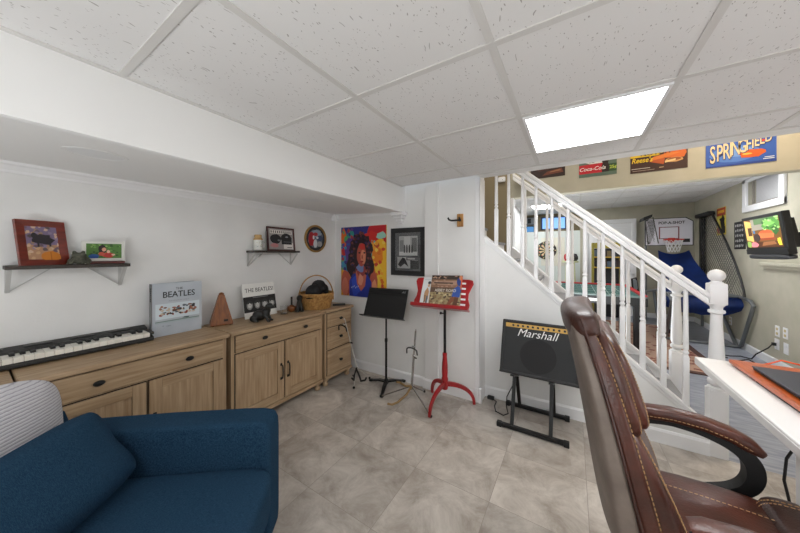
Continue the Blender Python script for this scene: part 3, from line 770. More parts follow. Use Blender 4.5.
# big reddish photo frame
t = thing('photo_frame', 'reddish-brown wooden photo frame leaning back at the left end of the long shelf', 'photo frame', (-2.463, .176, 1.3255), (-.20, 0, PI/2+.36))
W, H = .190, .255
frame_mb(W, H, .034, .018, mat('red_mahogany', '#7d2a18', .3, var=(8, 5), col2='#5d1a0e', stretch=(1, 1, 6), coat=.4)).build('frame', M_CHERRY, t)
r = random.Random(5); b = MB().box((.030, .009, .030), (W-.030, .013, H-.030), m=flat('#8c7a8b'))
pt = [('#b58a6b', rect(0, 0, 1, .45)), ('#7f6f8d', rect(0, .45, 1, 1))]
for k in range(60): pt.append((r.choice(['#a2866f', '#d3b49a', '#6d5a68', '#c9a57f', '#8f7f9c', '#5a4d52']), blob(r.random(), r.random(), .07, .045, 8, .4, k)))
pt += [('#2c262c', blob(.52, .60, .30, .16, 14, .25, 2)), ('#2c262c', rect(.33, .38, .39, .6)), ('#2c262c', rect(.68, .40, .74, .6)), ('#2c262c', blob(.28, .70, .10, .10, 10, .2, 4)), ('#c97a23', blob(.70, .10, .30, .16, 14, .08, 3)), ('#a85e18', rect(.68, 0, .71, .24))]
print_on(b, W-.060, H-.060, .009, pt, .030, .030); b.build('photo', None, t)
MB().prism([(W*.3, .02), (W*.7, .02), (W*.6, H*.62), (W*.4, H*.62)], 'y', .019, .023, mtx=T(0, .004, .005) @ Matrix.Rotation(-.18, 4, 'X')).build('easel_back', M_BLACK, t)
# small white photo frame on a wooden foot
t = thing('photo_frame', 'small white-edged photo of people on grass, on a reddish wooden base on the long shelf', 'photo frame', (-2.545, .400, 1.3255), (0, 0, PI/2-.06))
W, H = .190, .125
MB().box((.020, -.012, 0), (W, .030, .016), bev=.003).build('base', M_CHERRY, t)
b = MB().box((0, 0, .017), (W, .010, .017+H), bev=.002, m=flat('#dcdcd6')); 
pt = [('#4f7a34', rect(.10, .14, .92, .88))]
r = random.Random(8)
for k in range(40): pt.append((r.choice(['#6a9a45', '#3f6a2c', '#86b15c', '#2f5222']), blob(r.uniform(.14, .88), r.uniform(.2, .84), .035, .04, 7, .4, k)))
pt += [('#2d5fa6', blob(.27, .25, .12, .10, 10, .1, 1)), ('#1d4f9a', rect(.18, .14, .36, .24)), ('#b8332c', blob(.60, .30, .13, .14, 10, .1, 3)), ('#231a18', blob(.46, .60, .10, .22, 12, .15, 4)), ('#d39a7c', blob(.50, .58, .05, .10, 10, .1, 5)), ('#e0b49a', blob(.60, .48, .04, .08, 10, .1, 6)), ('#c7543f', blob(.44, .36, .08, .10, 10, .2, 7)), ('#ddb9a0', blob(.72, .32, .05, .05, 8, .2, 8))]
print_on(b, W, H, -.0008, pt, 0, .017); b.build('photo', None, t)
# frog
b = MB(); b.ball((0, 0, .030), (.034, .036, .030), n=5); b.ball((.014, 0, .054), (.026, .032, .018), n=5)
for sy in (-.018, .018):
    b.ball((.018, sy, .072), .0095, n=4); b.ball((.0, sy*2, .018), (.028, .012, .017), n=5); b.tube([(.025, sy, .035), (.036, sy*1.2, .012), (.044, sy*1.3, .005)], [.010, .008, .007], 8); b.ball((.024, sy*2.2, .006), (.018, .009, .006), n=4)
o = fuse(b, .0035).build('frog_figurine', mat('grey_green_stone', '#57574a', .8, var=(60, 3), col2='#3d3e33'), None, angle=80)
o.location = (-2.490, .385, 1.3255); o.rotation_euler = (0, 0, -.35); tag(o, 'grey-green frog figurine squatting between two photo frames on the shelf', 'figurine')
# mug with a tan lid
t = thing('mug', 'white patterned mug with a tan lid on the shelf near the corner', 'mug', (-2.535, 1.512, 1.4185))
b = MB().lathe([(.036, 0), (.040, .003), (.041, .10), (.0375, .10), (.036, .008), (.001, .007)], 24, m=mat('white_glazed_mug', '#dedfd9', .3))
r = random.Random(2)
for k in range(22):
    a = r.uniform(-1.2, 1.2); z = r.uniform(.02, .085); b.poly([(.0413*math.cos(a+p*.12), .0413*math.sin(a+p*.12), z+q) for p, q in ((0, 0), (1, .002), (.9, .010), (.1, .008))], flat(r.choice(['#8fa3a5', '#a9b3a8', '#7d8c8c', '#b9a98c'])))
b.build('cup', None, t)
MB().tube([(0, .040, .085), (0, .060, .085), (0, .074, .07), (0, .074, .035), (0, .060, .02), (0, .040, .02)], .0055, 8).build('handle', flat('#c9cbc2'), t)
MB().lathe([(.040, .1005), (.041, .108), (.036, .114), (.030, .122), (.033, .142), (.028, .15), (.004, .152)], 20).build('lid', mat('tan_cork', '#c4a06c', .8), t)
# framed helmets picture
t = thing('picture_frame', 'dark red framed picture of two black helmets leaning on the shelf near the corner', 'picture frame', (-2.525, 1.610, 1.4185), (-.14, .02, PI/2-.06))
W, H = .300, .245
frame_mb(W, H, .016, .016, mat('dark_red_wood', '#43191a', .4)).build('frame', None, t)
b = MB().box((.014, .007, .014), (W-.014, .012, H-.014), m=flat('#a19a96'))
pt = [('#938d8c', rect(0, 0, 1, 1)), ('#d8d2cc', rect(.06, .76, .95, .93))]
for k in range(10): pt.append(('#3d3a3c', rect(.09+.085*k, .79, .13+.085*k, .9)))
pt += [('#17171a', blob(.27, .50, .22, .23, 14, .06, 1)), ('#d9d3cf', rect(.58, .04, .97, .34)), ('#17171a', blob(.70, .56, .22, .24, 14, .06, 2)), ('#17171a', rect(.5, .26, .92, .5)), ('#b88', blob(.22, .22, .15, .09, 10, .1, 3)) if 0 else ('#b5787a', blob(.22, .2, .16, .10, 10, .1, 3)),
       ('#6b6c70', blob(.40, .44, .06, .05, 8, .2, 4)), ('#8b8c90', blob(.72, .62, .06, .04, 8, .2, 5)), ('#17171a', rect(.72, .1, .92, .13)), ('#55565a', rect(.58, .36, .9, .40))]
print_on(b, W-.028, H-.028, .007, pt, .014, .014); b.build('picture', None, t)
# oval plaque
t = thing('wall_plaque', 'round gold-rimmed plaque with a red and blue picture on the left wall near the corner', 'plaque', (WX, 2.255, 1.566), (0, 0, PI/2))
b = MB()
rim = [(.148, 0), (.162, -.004), (.162, -.018), (.150, -.024), (.141, -.018), (.139, -.006)]
b.lathe([(r_, -y) for r_, y in rim], 40, mtx=Matrix.Rotation(PI/2, 4, 'X'))
b.build('rim', mat('gilt_wood', '#a9813f', .45, var=(14, 3), col2='#7c5a28'), t)
b = MB().cyl((0, -.002, 0), (0, -.010, 0), .143, 40, m=flat('#23262c'))
def dsk(cx, cy, rx, ry, s): return [(.5+p, .5+q) for p, q in blob(cx, cy, rx, ry, 16, .12, s)]
print_on(b, .286, .286, -.0105, [('#5e6a75', dsk(0, 0, .40, .40, 1)), ('#8fa0ae', dsk(.05, .22, .26, .16, 2)), ('#a3222a', dsk(-.22, -.02, .15, .30, 3)), ('#c9ccd0', dsk(-.02, -.2, .10, .18, 4)), ('#b3333a', dsk(-.02, .18, .12, .08, 5)), ('#3a4a66', dsk(.22, .02, .16, .12, 6)), ('#9a9a9a', dsk(.2, -.22, .14, .12, 7)), ('#e0dfdc', dsk(-.12, .05, .05, .08, 8)), ('#d0d4d8', dsk(.08, .04, .06, .05, 9))], -.143, -.143)
b.build('picture', None, t)

# ceiling speakers in the soffit
for (x, y, lab) in ((-1.86, .34, 'large round flush speaker in the soffit above the keyboard'), (-1.90, 1.62, 'round flush speaker in the soffit nearer the corner')):
    z = 1.832+.056*(-1.56-x)/1.04-.001
    t = thing('ceiling_speaker', lab, 'speaker', (x, y, z), (0, .0538, 0), 'soffit speakers')
    MB().lathe([(.105, .0), (.105, -.0015), (.100, -.0025), (.094, -.0015), (.094, .0)], 40).build('ring', M_SOFF, t)
    MB().lathe([(.001, -.001), (.0905, -.001), (.0905, .0), (.001, .0)], 40).build('grille', mat('white_speaker_grille', '#e6e7e8', .7, bump=(400, .3)), t)

# ================================================================== BACK WALL
# painting of a curly-haired figure
t = thing('painting', 'colourful unframed painting of a long-haired figure in a blue top, on the back wall', 'painting', (-2.478, WY-.013, .868))
W, H = .690, .848
b = MB().box((0, 0, 0), (W, .012, H), m=flat('#d6a21f'))
r = random.Random(11)
pt = [('#d79a1c', rect(0, 0, 1, 1)), ('#2c4f9e', rect(0, .38, .42, 1)), ('#2b2d7e', blob(.40, .95, .34, .20, 16, .12, 1)), ('#b81a24', blob(.86, .92, .24, .18, 14, .15, 2)), ('#c7251f', blob(.70, .84, .20, .08, 12, .2, 3)),
      ('#d5641d', blob(.06, .78, .09, .20, 12, .15, 4)), ('#b8262a', blob(.07, .66, .05, .10, 10, .2, 44)), ('#3c86a8', blob(.12, .46, .11, .13, 12, .2, 5)), ('#4d9a5d', blob(.13, .82, .07, .05, 10, .25, 6)), ('#5b3b86', blob(.20, .66, .12, .20, 12, .2, 7)), ('#2f8f86', blob(.22, .90, .10, .06, 12, .2, 8)),
      ('#5aa6a8', blob(.74, .66, .08, .16, 12, .25, 9)), ('#8fc0b0', blob(.90, .86, .10, .05, 10, .3, 10)), ('#e6b32a', blob(.88, .45, .18, .36, 16, .12, 12)), ('#dd7d1e', blob(.82, .60, .12, .12, 12, .2, 13)), ('#e4c03a', blob(.84, .28, .10, .20, 12, .2, 14)), ('#cf5f1c', blob(.70, .36, .07, .14, 12, .2, 15)), ('#b8452a', blob(.80, .74, .07, .04, 10, .3, 16)), ('#3a6b3c', blob(.95, .10, .02, .06, 8, .2, 16))]
for k in range(46): pt.append((r.choice(['#e2a32a', '#d2691f', '#e8c650', '#c9442a', '#e39a2c']), blob(r.uniform(.66, .99), r.uniform(.05, .78), .035, .025, 7, .4, k)))
for k in range(34): pt.append((r.choice(['#2f5aa8', '#3f8fb0', '#5a3c86', '#32307c', '#6f9c6a', '#a53a4a']), blob(r.uniform(.0, .36), r.uniform(.38, .98), .035, .025, 7, .4, k+99)))
hair = '#2d1a20'
pt += [(hair, blob(.46, .66, .25, .24, 22, .14, 20)), (hair, blob(.30, .46, .15, .24, 18, .18, 21)), (hair, blob(.62, .46, .12, .22, 18, .18, 22)),
       ('#b0523f', blob(.11, .18, .12, .20, 14, .12, 23)), ('#c9735a', blob(.10, .12, .08, .14, 12, .15, 24)), ('#b0523f', blob(.74, .20, .09, .16, 14, .12, 25)), ('#d58c66', blob(.76, .16, .05, .10, 10, .2, 26)),
       ('#20308f', [(.20, 0), (.70, 0), (.70, .22), (.60, .34), (.30, .34), (.20, .22)]), ('#2b48b8', blob(.35, .16, .10, .15, 12, .2, 27)), ('#c0644e', [(.34, .38), (.60, .38), (.56, .16), (.47, .08), (.38, .18)]), ('#8f3c3a', blob(.47, .38, .12, .08, 12, .2, 28)), ('#6e7fae', blob(.46, .42, .09, .07, 12, .3, 281)), ('#d68f76', blob(.46, .24, .06, .08, 10, .25, 29)),
       ('#a84d3d', blob(.48, .60, .105, .165, 16, .05, 30)), ('#cf8464', blob(.52, .57, .06, .11, 12, .12, 31)), ('#c2302c', blob(.50, .71, .07, .045, 10, .2, 32)), ('#2d1a20', blob(.435, .625, .026, .012, 8, .1, 33)), ('#2d1a20', blob(.545, .625, .024, .012, 8, .1, 34)), ('#8b2a2c', blob(.49, .50, .035, .013, 8, .1, 35)), ('#7a3430', blob(.495, .565, .014, .03, 8, .1, 36))]
for k in range(120):
    a = r.uniform(0, PI*2); q = r.uniform(.75, 1.08)
    cx, cy = .46+.22*math.cos(a)*q, .58+.32*math.sin(a)*q
    if cy < .30 or (abs(cx-.48) < .10 and cy < .75): continue
    pt.append((r.choice(['#4a2530', '#1f1220', '#6b3038', '#3a2a55', '#7a4038', '#24162a']), blob(cx, cy, .026, .018, 7, .35, k+200)))
pt += [('#9fb0d8', rect(.25+.03*k, .115+.012*(k % 3), .268+.03*k, .122+.012*(k % 3)+.012)) for k in range(6)]
print_on(b, W, H, 0, pt); b.build('canvas', None, t)
# black framed photographs
t = thing('picture_frame', 'black-framed pair of black-and-white photographs on the back wall', 'picture frame', (-1.716, WY-.024, 1.152))
W, H = .420, .515
frame_mb(W, H, .052, .024, mat('black_frame_wood', '#17171a', .4)).build('frame', None, t)
b = MB().box((.048, .012, .048), (W-.048, .02, H-.048), m=flat('#55575a'))
u0, u1, v0, v1 = .20, .86, .42, .93
def sub(a, c, d, e, box): return rect(box[0]+(box[2]-box[0])*a, box[1]+(box[3]-box[1])*c, box[0]+(box[2]-box[0])*d, box[1]+(box[3]-box[1])*e)
A = (.17, .40, .87, .90); B_ = (.10, .07, .60, .36)
pt = [('#e3e3e1', rect(*A)), ('#bdbdbc', sub(.02, .02, .98, .98, A)), ('#dcdcdb', sub(.28, .5, .62, .98, A)), ('#8b8b8b', sub(.02, .2, .25, .8, A)), ('#6d6d6d', sub(.70, .2, .98, .9, A)), ('#d8d8d7', sub(.02, .02, .98, .2, A))]
for k in range(4): pt += [('#1c1c1d', sub(.26+.14*k, .15, .33+.14*k, .48, A)), ('#1c1c1d', blob(A[0]+(A[2]-A[0])*(.295+.14*k), A[1]+(A[3]-A[1])*.52, .022, .022, 8, .1, k))]
pt += [('#c6c6c6', rect(*B_)), ('#1b1b1c', [(B_[0]+.02, B_[1]+.1), (B_[0]+.2, B_[3]-.01), (B_[0]+.3, B_[3]-.03), (B_[0]+.44, B_[1]+.04), (B_[0]+.28, B_[1]+.12), (B_[0]+.12, B_[1]+.03)]), ('#3a3a3b', rect(.62, .06, .93, .37)), ('#8f8f8f', rect(.66, .27, .9, .29))]
pt += [('#5e5e5f', rect(.45, .28, .95, .36)), ('#a8a8a8', rect(.50, .30, .78, .34))]
print_on(b, W-.096, H-.096, .012, pt, .048, .048); b.build('mounted_photos', None, t)
MB().box((.05, .0095, .05), (W-.05, .0105, H-.05)).build('glazing', M_GLASS, t)
# hook
t = thing('instrument_hanger', 'wooden wall block with a black hook beside the end of the back wall', 'hook', (-.918, WY, 1.71))
MB().box((-.030, -.022, -.062), (.030, 0, .062), bev=.004).build('block', mat('honey_oak', '#b98a4f', .5, var=(12, 4), col2='#94662f', stretch=(3, 3, .5)), t)
b = MB().tube([(0, -.022, 0), (-.008, -.06, -.004), (-.014, -.085, -.004)], .007, 8)
b.tube([(-.075, -.135, .016), (-.070, -.120, -.002), (-.055, -.095, -.008), (-.014, -.085, -.006), (.025, -.095, -.008), (.035, -.125, -.002), (.036, -.14, .014)], .0085, 8)
b.ball((0, -.024, 0), .014, n=4); b.build('yoke', M_BLACK, t)

# ================================================================== STANDS
# black music stand
t = thing('music_stand', 'black metal music stand with an empty desk in front of the painting', 'music stand', (-1.65, 2.37, 0), .10)
b = MB().tube([(0, 0, .05), (0, 0, .48)], .0125, 14); b.tube([(0, 0, .47), (0, 0, .86)], .0095, 14); b.lathe([(.016, .47), (.016, .50), (.012, .505)], 14); b.build('pole', M_BLACKMETAL, t)
MB().lathe([(.02, .03), (.024, .035), (.022, .075), (.014, .085)], 16).build('hub', M_BLACKMETAL, t)
for a in (math.radians(-72), math.radians(55), math.radians(170)):
    c, s_ = math.cos(a), math.sin(a); L = .215
    b = MB().strap([(c*.01, s_*.01, .055), (c*.10, s_*.10, .045), (c*(L-.03), s_*(L-.03), .020), (c*L, s_*L, .016)], [.042, .036, .028, .026], .016, (-s_, c, 0))
    g = b.build('leg', M_BLACKMETAL, t)
    MB().pad((c*L, s_*L, .011), (.018, .018, .011), 4, 4).build('rubber_foot', M_BLACK, g)
tilt = math.radians(24)
MX = T(0, -.075, .735) @ Matrix.Rotation(-tilt, 4, 'X')
b = MB(); b.box((-.235, 0, 0), (.235, .006, .31), bev=.004, mtx=MX); b.box((-.235, -.006, .296), (.235, .006, .31), bev=.003, mtx=MX)
b.box((-.235, -.004, .255), (.235, 0, .259), mtx=MX)
b.build('desk', M_BLACKMETAL, t)
MB().box((-.250, -.062, -.006), (.250, .006, .004), bev=.002, mtx=MX).build('ledge', M_BLACKMETAL, t)
b = MB().text('AS', .028, flat('#c9c9c9'), MX @ T(.185, -.0008, .277), ext=.0003, shear=.2, sx=1.3); b.build('lettering', None, t)
b = MB().cyl((0, 0, .84), (0, .03, .875), .014, 10); b.box((-.05, .006, .06), (.05, .022, .16), mtx=MX); b.build('bracket', M_BLACKMETAL, t)

# red wooden music stand with sheet covers
t = thing('music_stand', 'red wooden music stand on three curved legs, holding records', 'music stand', (-1.0, 2.385, 0), .06)
b = MB().lathe([(.018, .135), (.026, .14), (.030, .16), (.024, .20), (.030, .22), (.030, .24), (.024, .25), (.027, .30), (.026, .36), (.019, .44), (.021, .455), (.021, .47), (.015, .475)], 20)
b.build('column', M_RED, t)
def curved_leg(a, L):
    c, s_ = math.cos(a), math.sin(a); pts = []; w = []; th = []
    for k in range(13):
        q = k/12; rr = .012+(L-.012)*math.sin(q*PI/2)**.9; zz = .175*math.cos(q*PI/2)**.85+.012 if q < 1 else .010
        pts.append((c*rr, s_*rr, zz)); w.append(.022-.004*q); th.append(.040-.016*q)
    return MB().strap(pts, w, th, (-s_, c, 0))
for a, L in ((math.radians(23), .265), (math.radians(-98), .275), (math.radians(145), .215)):
    curved_leg(a, L).build('leg', M_RED, t, angle=30)
MB().tube([(0, 0, .46), (0, 0, .90)], .0125, 14).build('pole', M_BLACKMETAL, t)
b = MB().cyl((-.012, -.0, .835), (-.035, -.0, .835), .006, 8); b.lathe([(.012, 0), (.013, .012), (.008, .014)], 12, mtx=T(-.033, 0, .835) @ Matrix.Rotation(-PI/2, 4, 'Y')); b.build('clamp_knob', M_BLACK, t)
tl = math.radians(26); MX = T(-.035, -.045, .895) @ Matrix.Rotation(-tl, 4, 'X')
edge = [(.265, 0), (.270, .05), (.252, .10), (.250, .15), (.268, .20), (.285, .245), (.275, .278), (.24, .285)]
pl = edge + [(-x, z) for x, z in edge[::-1]]
b = MB().prism([(x, z) for x, z in pl], 'y', 0, .014, bev=.003, mtx=MX); b.build('desk', M_RED, t)
for k in range(5): MB().box((.178-.004*k, -.0015, .035+.05*k), (.232-.004*k, .001, .052+.05*k), bev=.0007, mtx=MX).build('white_inlay', M_WHITE, t)
MB().box((-.275, -.060, -.016), (.275, .012, .002), bev=.004, mtx=MX).box((-.275, -.062, -.014), (.275, -.050, .016), bev=.004, mtx=MX).build('ledge', M_RED, t)
MB().box((-.03, .014, .03), (.03, .030, .14), mtx=MX).cyl((0, 0, .88), (-.0, .03, .96), .013, 10).build('bracket', M_BLACKMETAL, t)
XS = XF[t.name] @ MX
def on_stand(name, label, cat, x, dy, w, h, rot, patches, back, texts=()):
    o = bpy.data.objects.new(name, None); COL.objects.link(o)
    m = XS @ T(x, dy, .0035) @ Matrix.Rotation(rot, 4, 'Y')
    o.matrix_world = m; o.location = m.to_translation(); o.rotation_euler = m.to_euler(); XF[o.name] = m; tag(o, label, cat)
    b = MB().box((0, -.004, 0), (w, 0, h), m=flat(back)); print_on(b, w, h, -.004, patches)
    for s_, z, q, c, sx in texts: b.text(s_, q, flat(c), T(w*.5, -.0075, h*z), ext=.0002, sx=sx)
    b.build('cover', None, o); return o
on_stand('record_sleeve', 'white sheet music book half hidden behind the record on the red stand', 'record', -.205, -.001, .23, .285, .0,
         [('#dedfe0', rect(0, 0, 1, 1)), ('#b58a64', blob(.24, .36, .10, .26, 12, .12, 1)), ('#8a6a50', rect(.16, .1, .22, .36)), ('#5d6a72', rect(.25, .04, .32, .34)), ('#2f3840', blob(.30, .80, .07, .06, 10, .1, 2)), ('#caa889', blob(.29, .70, .05, .06, 10, .1, 3)), ('#c5ccd0', rect(.05, .9, .5, .93))], '#dadada')
r = random.Random(21)
pt = [('#6b5140', rect(0, 0, 1, 1)), ('#3a2c24', rect(0, .86, 1, 1)), ('#8c6a52', rect(0, .60, 1, .86)), ('#a88570', rect(.02, .68, .84, .82)), ('#5d4738', rect(0, .44, 1, .6)), ('#9b8a66', rect(0, .08, 1, .44))]
for k in range(90): pt.append((r.choice(['#7d6a48', '#b7a577', '#564432', '#8b6f4e', '#c7b88e', '#4a3a2c']), blob(r.uniform(.02, .98), r.uniform(.03, .42), .035, .03, 7, .4, k)))
for k in range(30): pt.append((r.choice(['#9c7a62', '#c9a58c', '#5f4636', '#b08a78']), blob(r.uniform(.04, .96), r.uniform(.62, .98), .04, .018, 7, .4, k)))
pt += [('#3a2a22', rect(.10, .72, .72, .76)), ('#2f4f9c', [(.72, .32), (.97, .30), (.98, .60), (.88, .66), (.76, .56)]), ('#2a3f80', blob(.93, .80, .09, .14, 12, .1, 3)), ('#c9855c', blob(.95, .92, .05, .08, 10, .1, 4)), ('#d96a3a', rect(.965, .55, 1, .95)), ('#7d4a32', [(.56, .02), (.66, .02), (.80, .20), (.86, .32), (.70, .30)]), ('#5a3826', [(.76, .02), (.9, .02), (.94, .3), (.82, .3)]), ('#d0c4b0', rect(.55, .0, .68, .03))]
on_stand('record_sleeve', 'brown-toned record sleeve of a street scene at the front of the red stand', 'record', -.110, -.010, .30, .305, -.03, pt, '#5a4436', [('ABBEY ROAD', .036, '#e9e2d2', 1)] and [('ABBEY ROAD', .50, .040, '#e6dfd0', .85)])

# chrome guitar stand in front of the wall
def guitar_stand(loc, rot, label, metal, foam, legs, top, yoke_z, arms, name='guitar_stand', q=1.):
    t = thing(name, label, 'guitar stand', loc, rot, None)
    hub = Vector((0, 0, .15)); tp = Vector(top)
    b = MB().tube([hub-(tp-hub)*.06, hub+(tp-hub)*.55], .011*q, 12); b.tube([hub+(tp-hub)*.5, tp], .0085*q, 12); b.ball(hub+(tp-hub)*.55, .014*q, n=4); b.build('pole', metal, t)
    b = MB().cyl(hub+(tp-hub)*.52+Vector((.01, -.005, 0)), hub+(tp-hub)*.52+Vector((.035, -.012, 0)), .007, 8); b.build('clamp_knob', M_BLACK, t)
    for lx, ly in legs:
        g = MB().tube([hub-(0, 0, .01) if 0 else hub, (lx, ly, .012)], .0065*q, 8).build('leg', metal, t)
        MB().ball((lx, ly, .0125), (.013, .013, .0125), n=4).build('rubber_foot', M_BLACK, g)
    y = hub+(tp-hub)*yoke_z
    b = MB().tube([y, y+Vector((0, -.03, .0)), y+Vector((0, -.045, .012))], .006, 8, m=metal)
    c = y+Vector((0, -.05, .0))
    b.tube([c+Vector((.055*math.cos(a), -.02*math.sin(a), .035*math.sin(a)-.03+(-.03 if k in (0, 10) else 0))) for k, a in enumerate([PI*q/10 for q in range(11)])], .0065, 8, m=M_BLACK)
    b.build('yoke', None, t)
    b = MB().tube([tp, tp+Vector((.012, -.02, .016)), tp+Vector((.025, -.04, .006))], .005, 8); b.build('neck_hook', metal, t)
    for s_, pts in arms:
        MB().tube(pts, .0095, 10).build('cradle_arm', foam, t)
    return t
guitar_stand((-1.275, 2.25, 0), 0, 'chrome guitar stand with tan cradle arms between the two music stands', M_CHROME, mat('tan_foam', '#8d7148', .7), [(.26, -.13), (.02, .22), (-.29, -.085)], (.035, .015, .67), .72,
             [(0, [(0, 0, .15), (-.03, -.06, .165), (-.115, -.02, .16), (-.135, -.05, .175)]), (1, [(0, 0, .15), (-.01, -.08, .10), (-.05, -.17, .06), (-.075, -.22, .055), (-.10, -.25, .07)])])
guitar_stand((-2.005, 2.315, 0), 0, 'thin white guitar stand with black ends beside the corner chest', mat('off_white_tube', '#c9c5bd', .35, .3), M_BLACK, [(.10, .10), (.10, -.16), (-.09, .05)], (-.075, -.105, .68), .90,
             [(0, [(.01, -.02, .14), (.12, -.09, .10), (.17, -.13, .085), (.215, -.12, .10), (.235, -.125, .13)]), (1, [(0, 0, .14), (.04, -.08, .10), (.10, -.16, .09), (.10, -.19, .12)])], q=.55)

# ================================================================== AMPLIFIER ON ITS STAND
t = thing('amplifier_stand', 'low black metal stand carrying the tilted guitar amplifier', 'stand', (-.27, 2.50, 0))
for y in (2.315, 2.675):
    b = MB().box((-.515, y-.014, .008), (-.02, y+.014, .036), bev=.002)
    g = b.build('foot_bar', M_BLACKMETAL, t, world=True)
    for x in (-.50, -.035): MB().box((x-.018, y-.018, 0), (x+.018, y+.018, .040), bev=.005).build('rubber_foot', M_BLACK, g, world=True)
ca, sa = math.cos(.34), math.sin(.34)
AY, AZ = 2.335, .432
for x in (-.405, -.135):
    b = MB().strap([(x, 2.315, .03), (x, 2.445, AZ-.047)], .026, .018, (1, 0, 0)); b.strap([(x+.004, 2.675, .03), (x+.004, 2.535, AZ-.100)], .026, .018, (1, 0, 0))
    b.build('upright', M_BLACKMETAL, t, world=True)
    b = MB().strap([(x, AY-.004, AZ-.010), (x, AY+.245*ca, AZ-.245*sa-.010)], .030, .014, (1, 0, 0)); b.build('support_arm', M_BLACKMETAL, t, world=True)
t = thing('guitar_amplifier', 'black guitar amplifier with a gold control strip, tilted back on its stand', 'amplifier', (-.228, AY, AZ), (-.34, 0, 0))
W, H, D = .55, .425, .225
b = MB().box((-W/2, .006, 0), (W/2, D, H), bev=.016, seg=3)
for lo, hi in (((-W/2, -.006, 0), (W/2, .03, .024)), ((-W/2, -.004, H-.024), (W/2, .03, H)), ((-W/2, -.005, 0), (-W/2+.024, .03, H)), ((W/2-.024, -.005, 0), (W/2, .03, H))): b.box(lo, hi, bev=.009, seg=3)
b.build('cabinet', mat('black_vinyl', '#1f1f21', .5, bump=(300, .3)), t)
b = MB().box((-W/2+.022, .0035, .018), (W/2-.022, .012, H-.062)); b.build('grille_cloth', mat('charcoal_grille_cloth', '#38393a', .9, var=(300, 2), col2='#2a2b2c', bump=(400, .4)), t)
b = MB().cyl((0, .0035, .165), (0, .0018, .165), .128, 40, m=mat('speaker_cone_cloth', '#262627', .95, bump=(400, .4))); b.build('speaker', None, t)
b = MB().box((-W/2+.026, .004, H-.060), (W/2-.026, .014, H-.026), m=mat('gold_panel', '#c09a55', .35, .5))
b.build('control_panel', None, t)
for k in range(11):
    MB().lathe([(.009, 0), (.009, .006), (.0075, .012), (.002, .0125)], 12, mtx=T(-.19+.037*k, .004, H-.043) @ Matrix.Rotation(PI/2, 4, 'X')).build('control_knob', M_BLACK, t)
b = MB().text('Marshall', .088, flat('#e8e8e8'), T(-.015, .001, H-.098), ext=.0012, shear=.35, offset=-.0004, sx=.98); b.build('lettering', None, t)
for sx in (-1, 1): MB().box((sx*(W/2-.012)-.016, -.001, -.001), (sx*(W/2-.012)+.016, .030, .012), bev=.003).build('corner_cap', M_STEEL, t)
o = MB().tube([(-.40, 2.62, .36), (-.43, 2.64, .26), (-.50, 2.62, .10), (-.50, 2.60, .02), (-.47, 2.52, .006), (-.50, 2.47, .006), (-.57, 2.50, .006), (-.60, 2.58, .006), (-.60, 2.66, .008), (-.64, 2.69, .012)], .0045, 8).box((-.69, 2.675, 0), (-.63, 2.712, .03), bev=.006).build('power_cable', M_BLACK)
tag(o, 'black cable looping over the floor from the amplifier to the baseboard', 'cable')

# ================================================================== ARMCHAIR (blue) and its cushions
O = (-1.244, .834, 0); TH = math.radians(38.)
t = thing('armchair', 'blue woven fabric armchair in the near left foreground', 'armchair', O, TH)
AW = .145
def arm_fn(q): return Vector((q.x, q.y, q.z))
M0 = None
for y in (-AW/2, -1.22+AW/2):
    MB().pad((-.455, y, .350), (.475, AW/2, .290), 14, 12, lambda q: Vector((q.x, q.y, q.z-.035*max(0, q.z)*(q.x < 0)*abs(q.x)))).build('arm', M_SOFA, t, angle=70)
MB().box((-.92, -1.22+AW+.002, .06), (-.015, -AW-.002, .285), bev=.02, seg=3).build('base', M_SOFA, t)
b = MB().pad((-.285, -.61, .377), (.345, .464, .090), 9, 14, lambda q: Vector((q.x, q.y, q.z+(.12*(1-q.x*q.x)*(1-q.y*q.y) if q.z > 0 else 0)))); b.build('seat_cushion', M_SOFA, t, angle=80)
MB().pad((-.955, -.61, .40), (.07, .608, .335), 8, 12).build('backrest', M_SOFA, t, angle=70)
for x in (-.90, -.06):
    for y in (-.07, -1.15): MB().lathe([(.022, 0), (.028, .062)], 12, mtx=T(x, y, 0)).build('foot', M_BLACK, t)
XA = XF[t.name]
def placed(name, label, cat, mtx, build, group=None):
    o = bpy.data.objects.new(name, None); COL.objects.link(o); m = XA @ mtx
    o.location = m.to_translation(); o.rotation_euler = m.to_euler(); XF[o.name] = m; tag(o, label, cat, group); build(o)
def pill(q):    # plump cushion: thin at the rim
    e = max(abs(q.y), abs(q.z)); return Vector((q.x*(1-.78*e**5), q.y*(1-.06*(1-abs(q.z))*abs(q.y)), q.z*(1-.06*(1-abs(q.y))*abs(q.z))))
m = T(-.585, -.50, .625) @ Matrix.Rotation(-.62, 4, 'Y') @ Matrix.Rotation(-.0, 4, 'X')
placed('throw_pillow', 'blue fabric lumbar pillow leaning on the seat of the blue armchair', 'pillow', m, lambda o: MB().pad((0, 0, 0), (.080, .350, .168), 5, 14, pill).build('cover', M_SOFA, o, angle=80))
m = T(-.800, -.50, .705) @ Matrix.Rotation(-.06, 4, 'Y')
placed('throw_pillow', 'large pale grey ribbed pillow propped upright against the back of the blue armchair', 'pillow', m, lambda o: MB().pad((0, 0, 0), (.070, .352, .232), 3.6, 16, lambda q: Vector((q.x*(1-.6*max(abs(q.y), abs(q.z))**6), q.y, q.z))).build('cover', M_KNIT, o, angle=80))

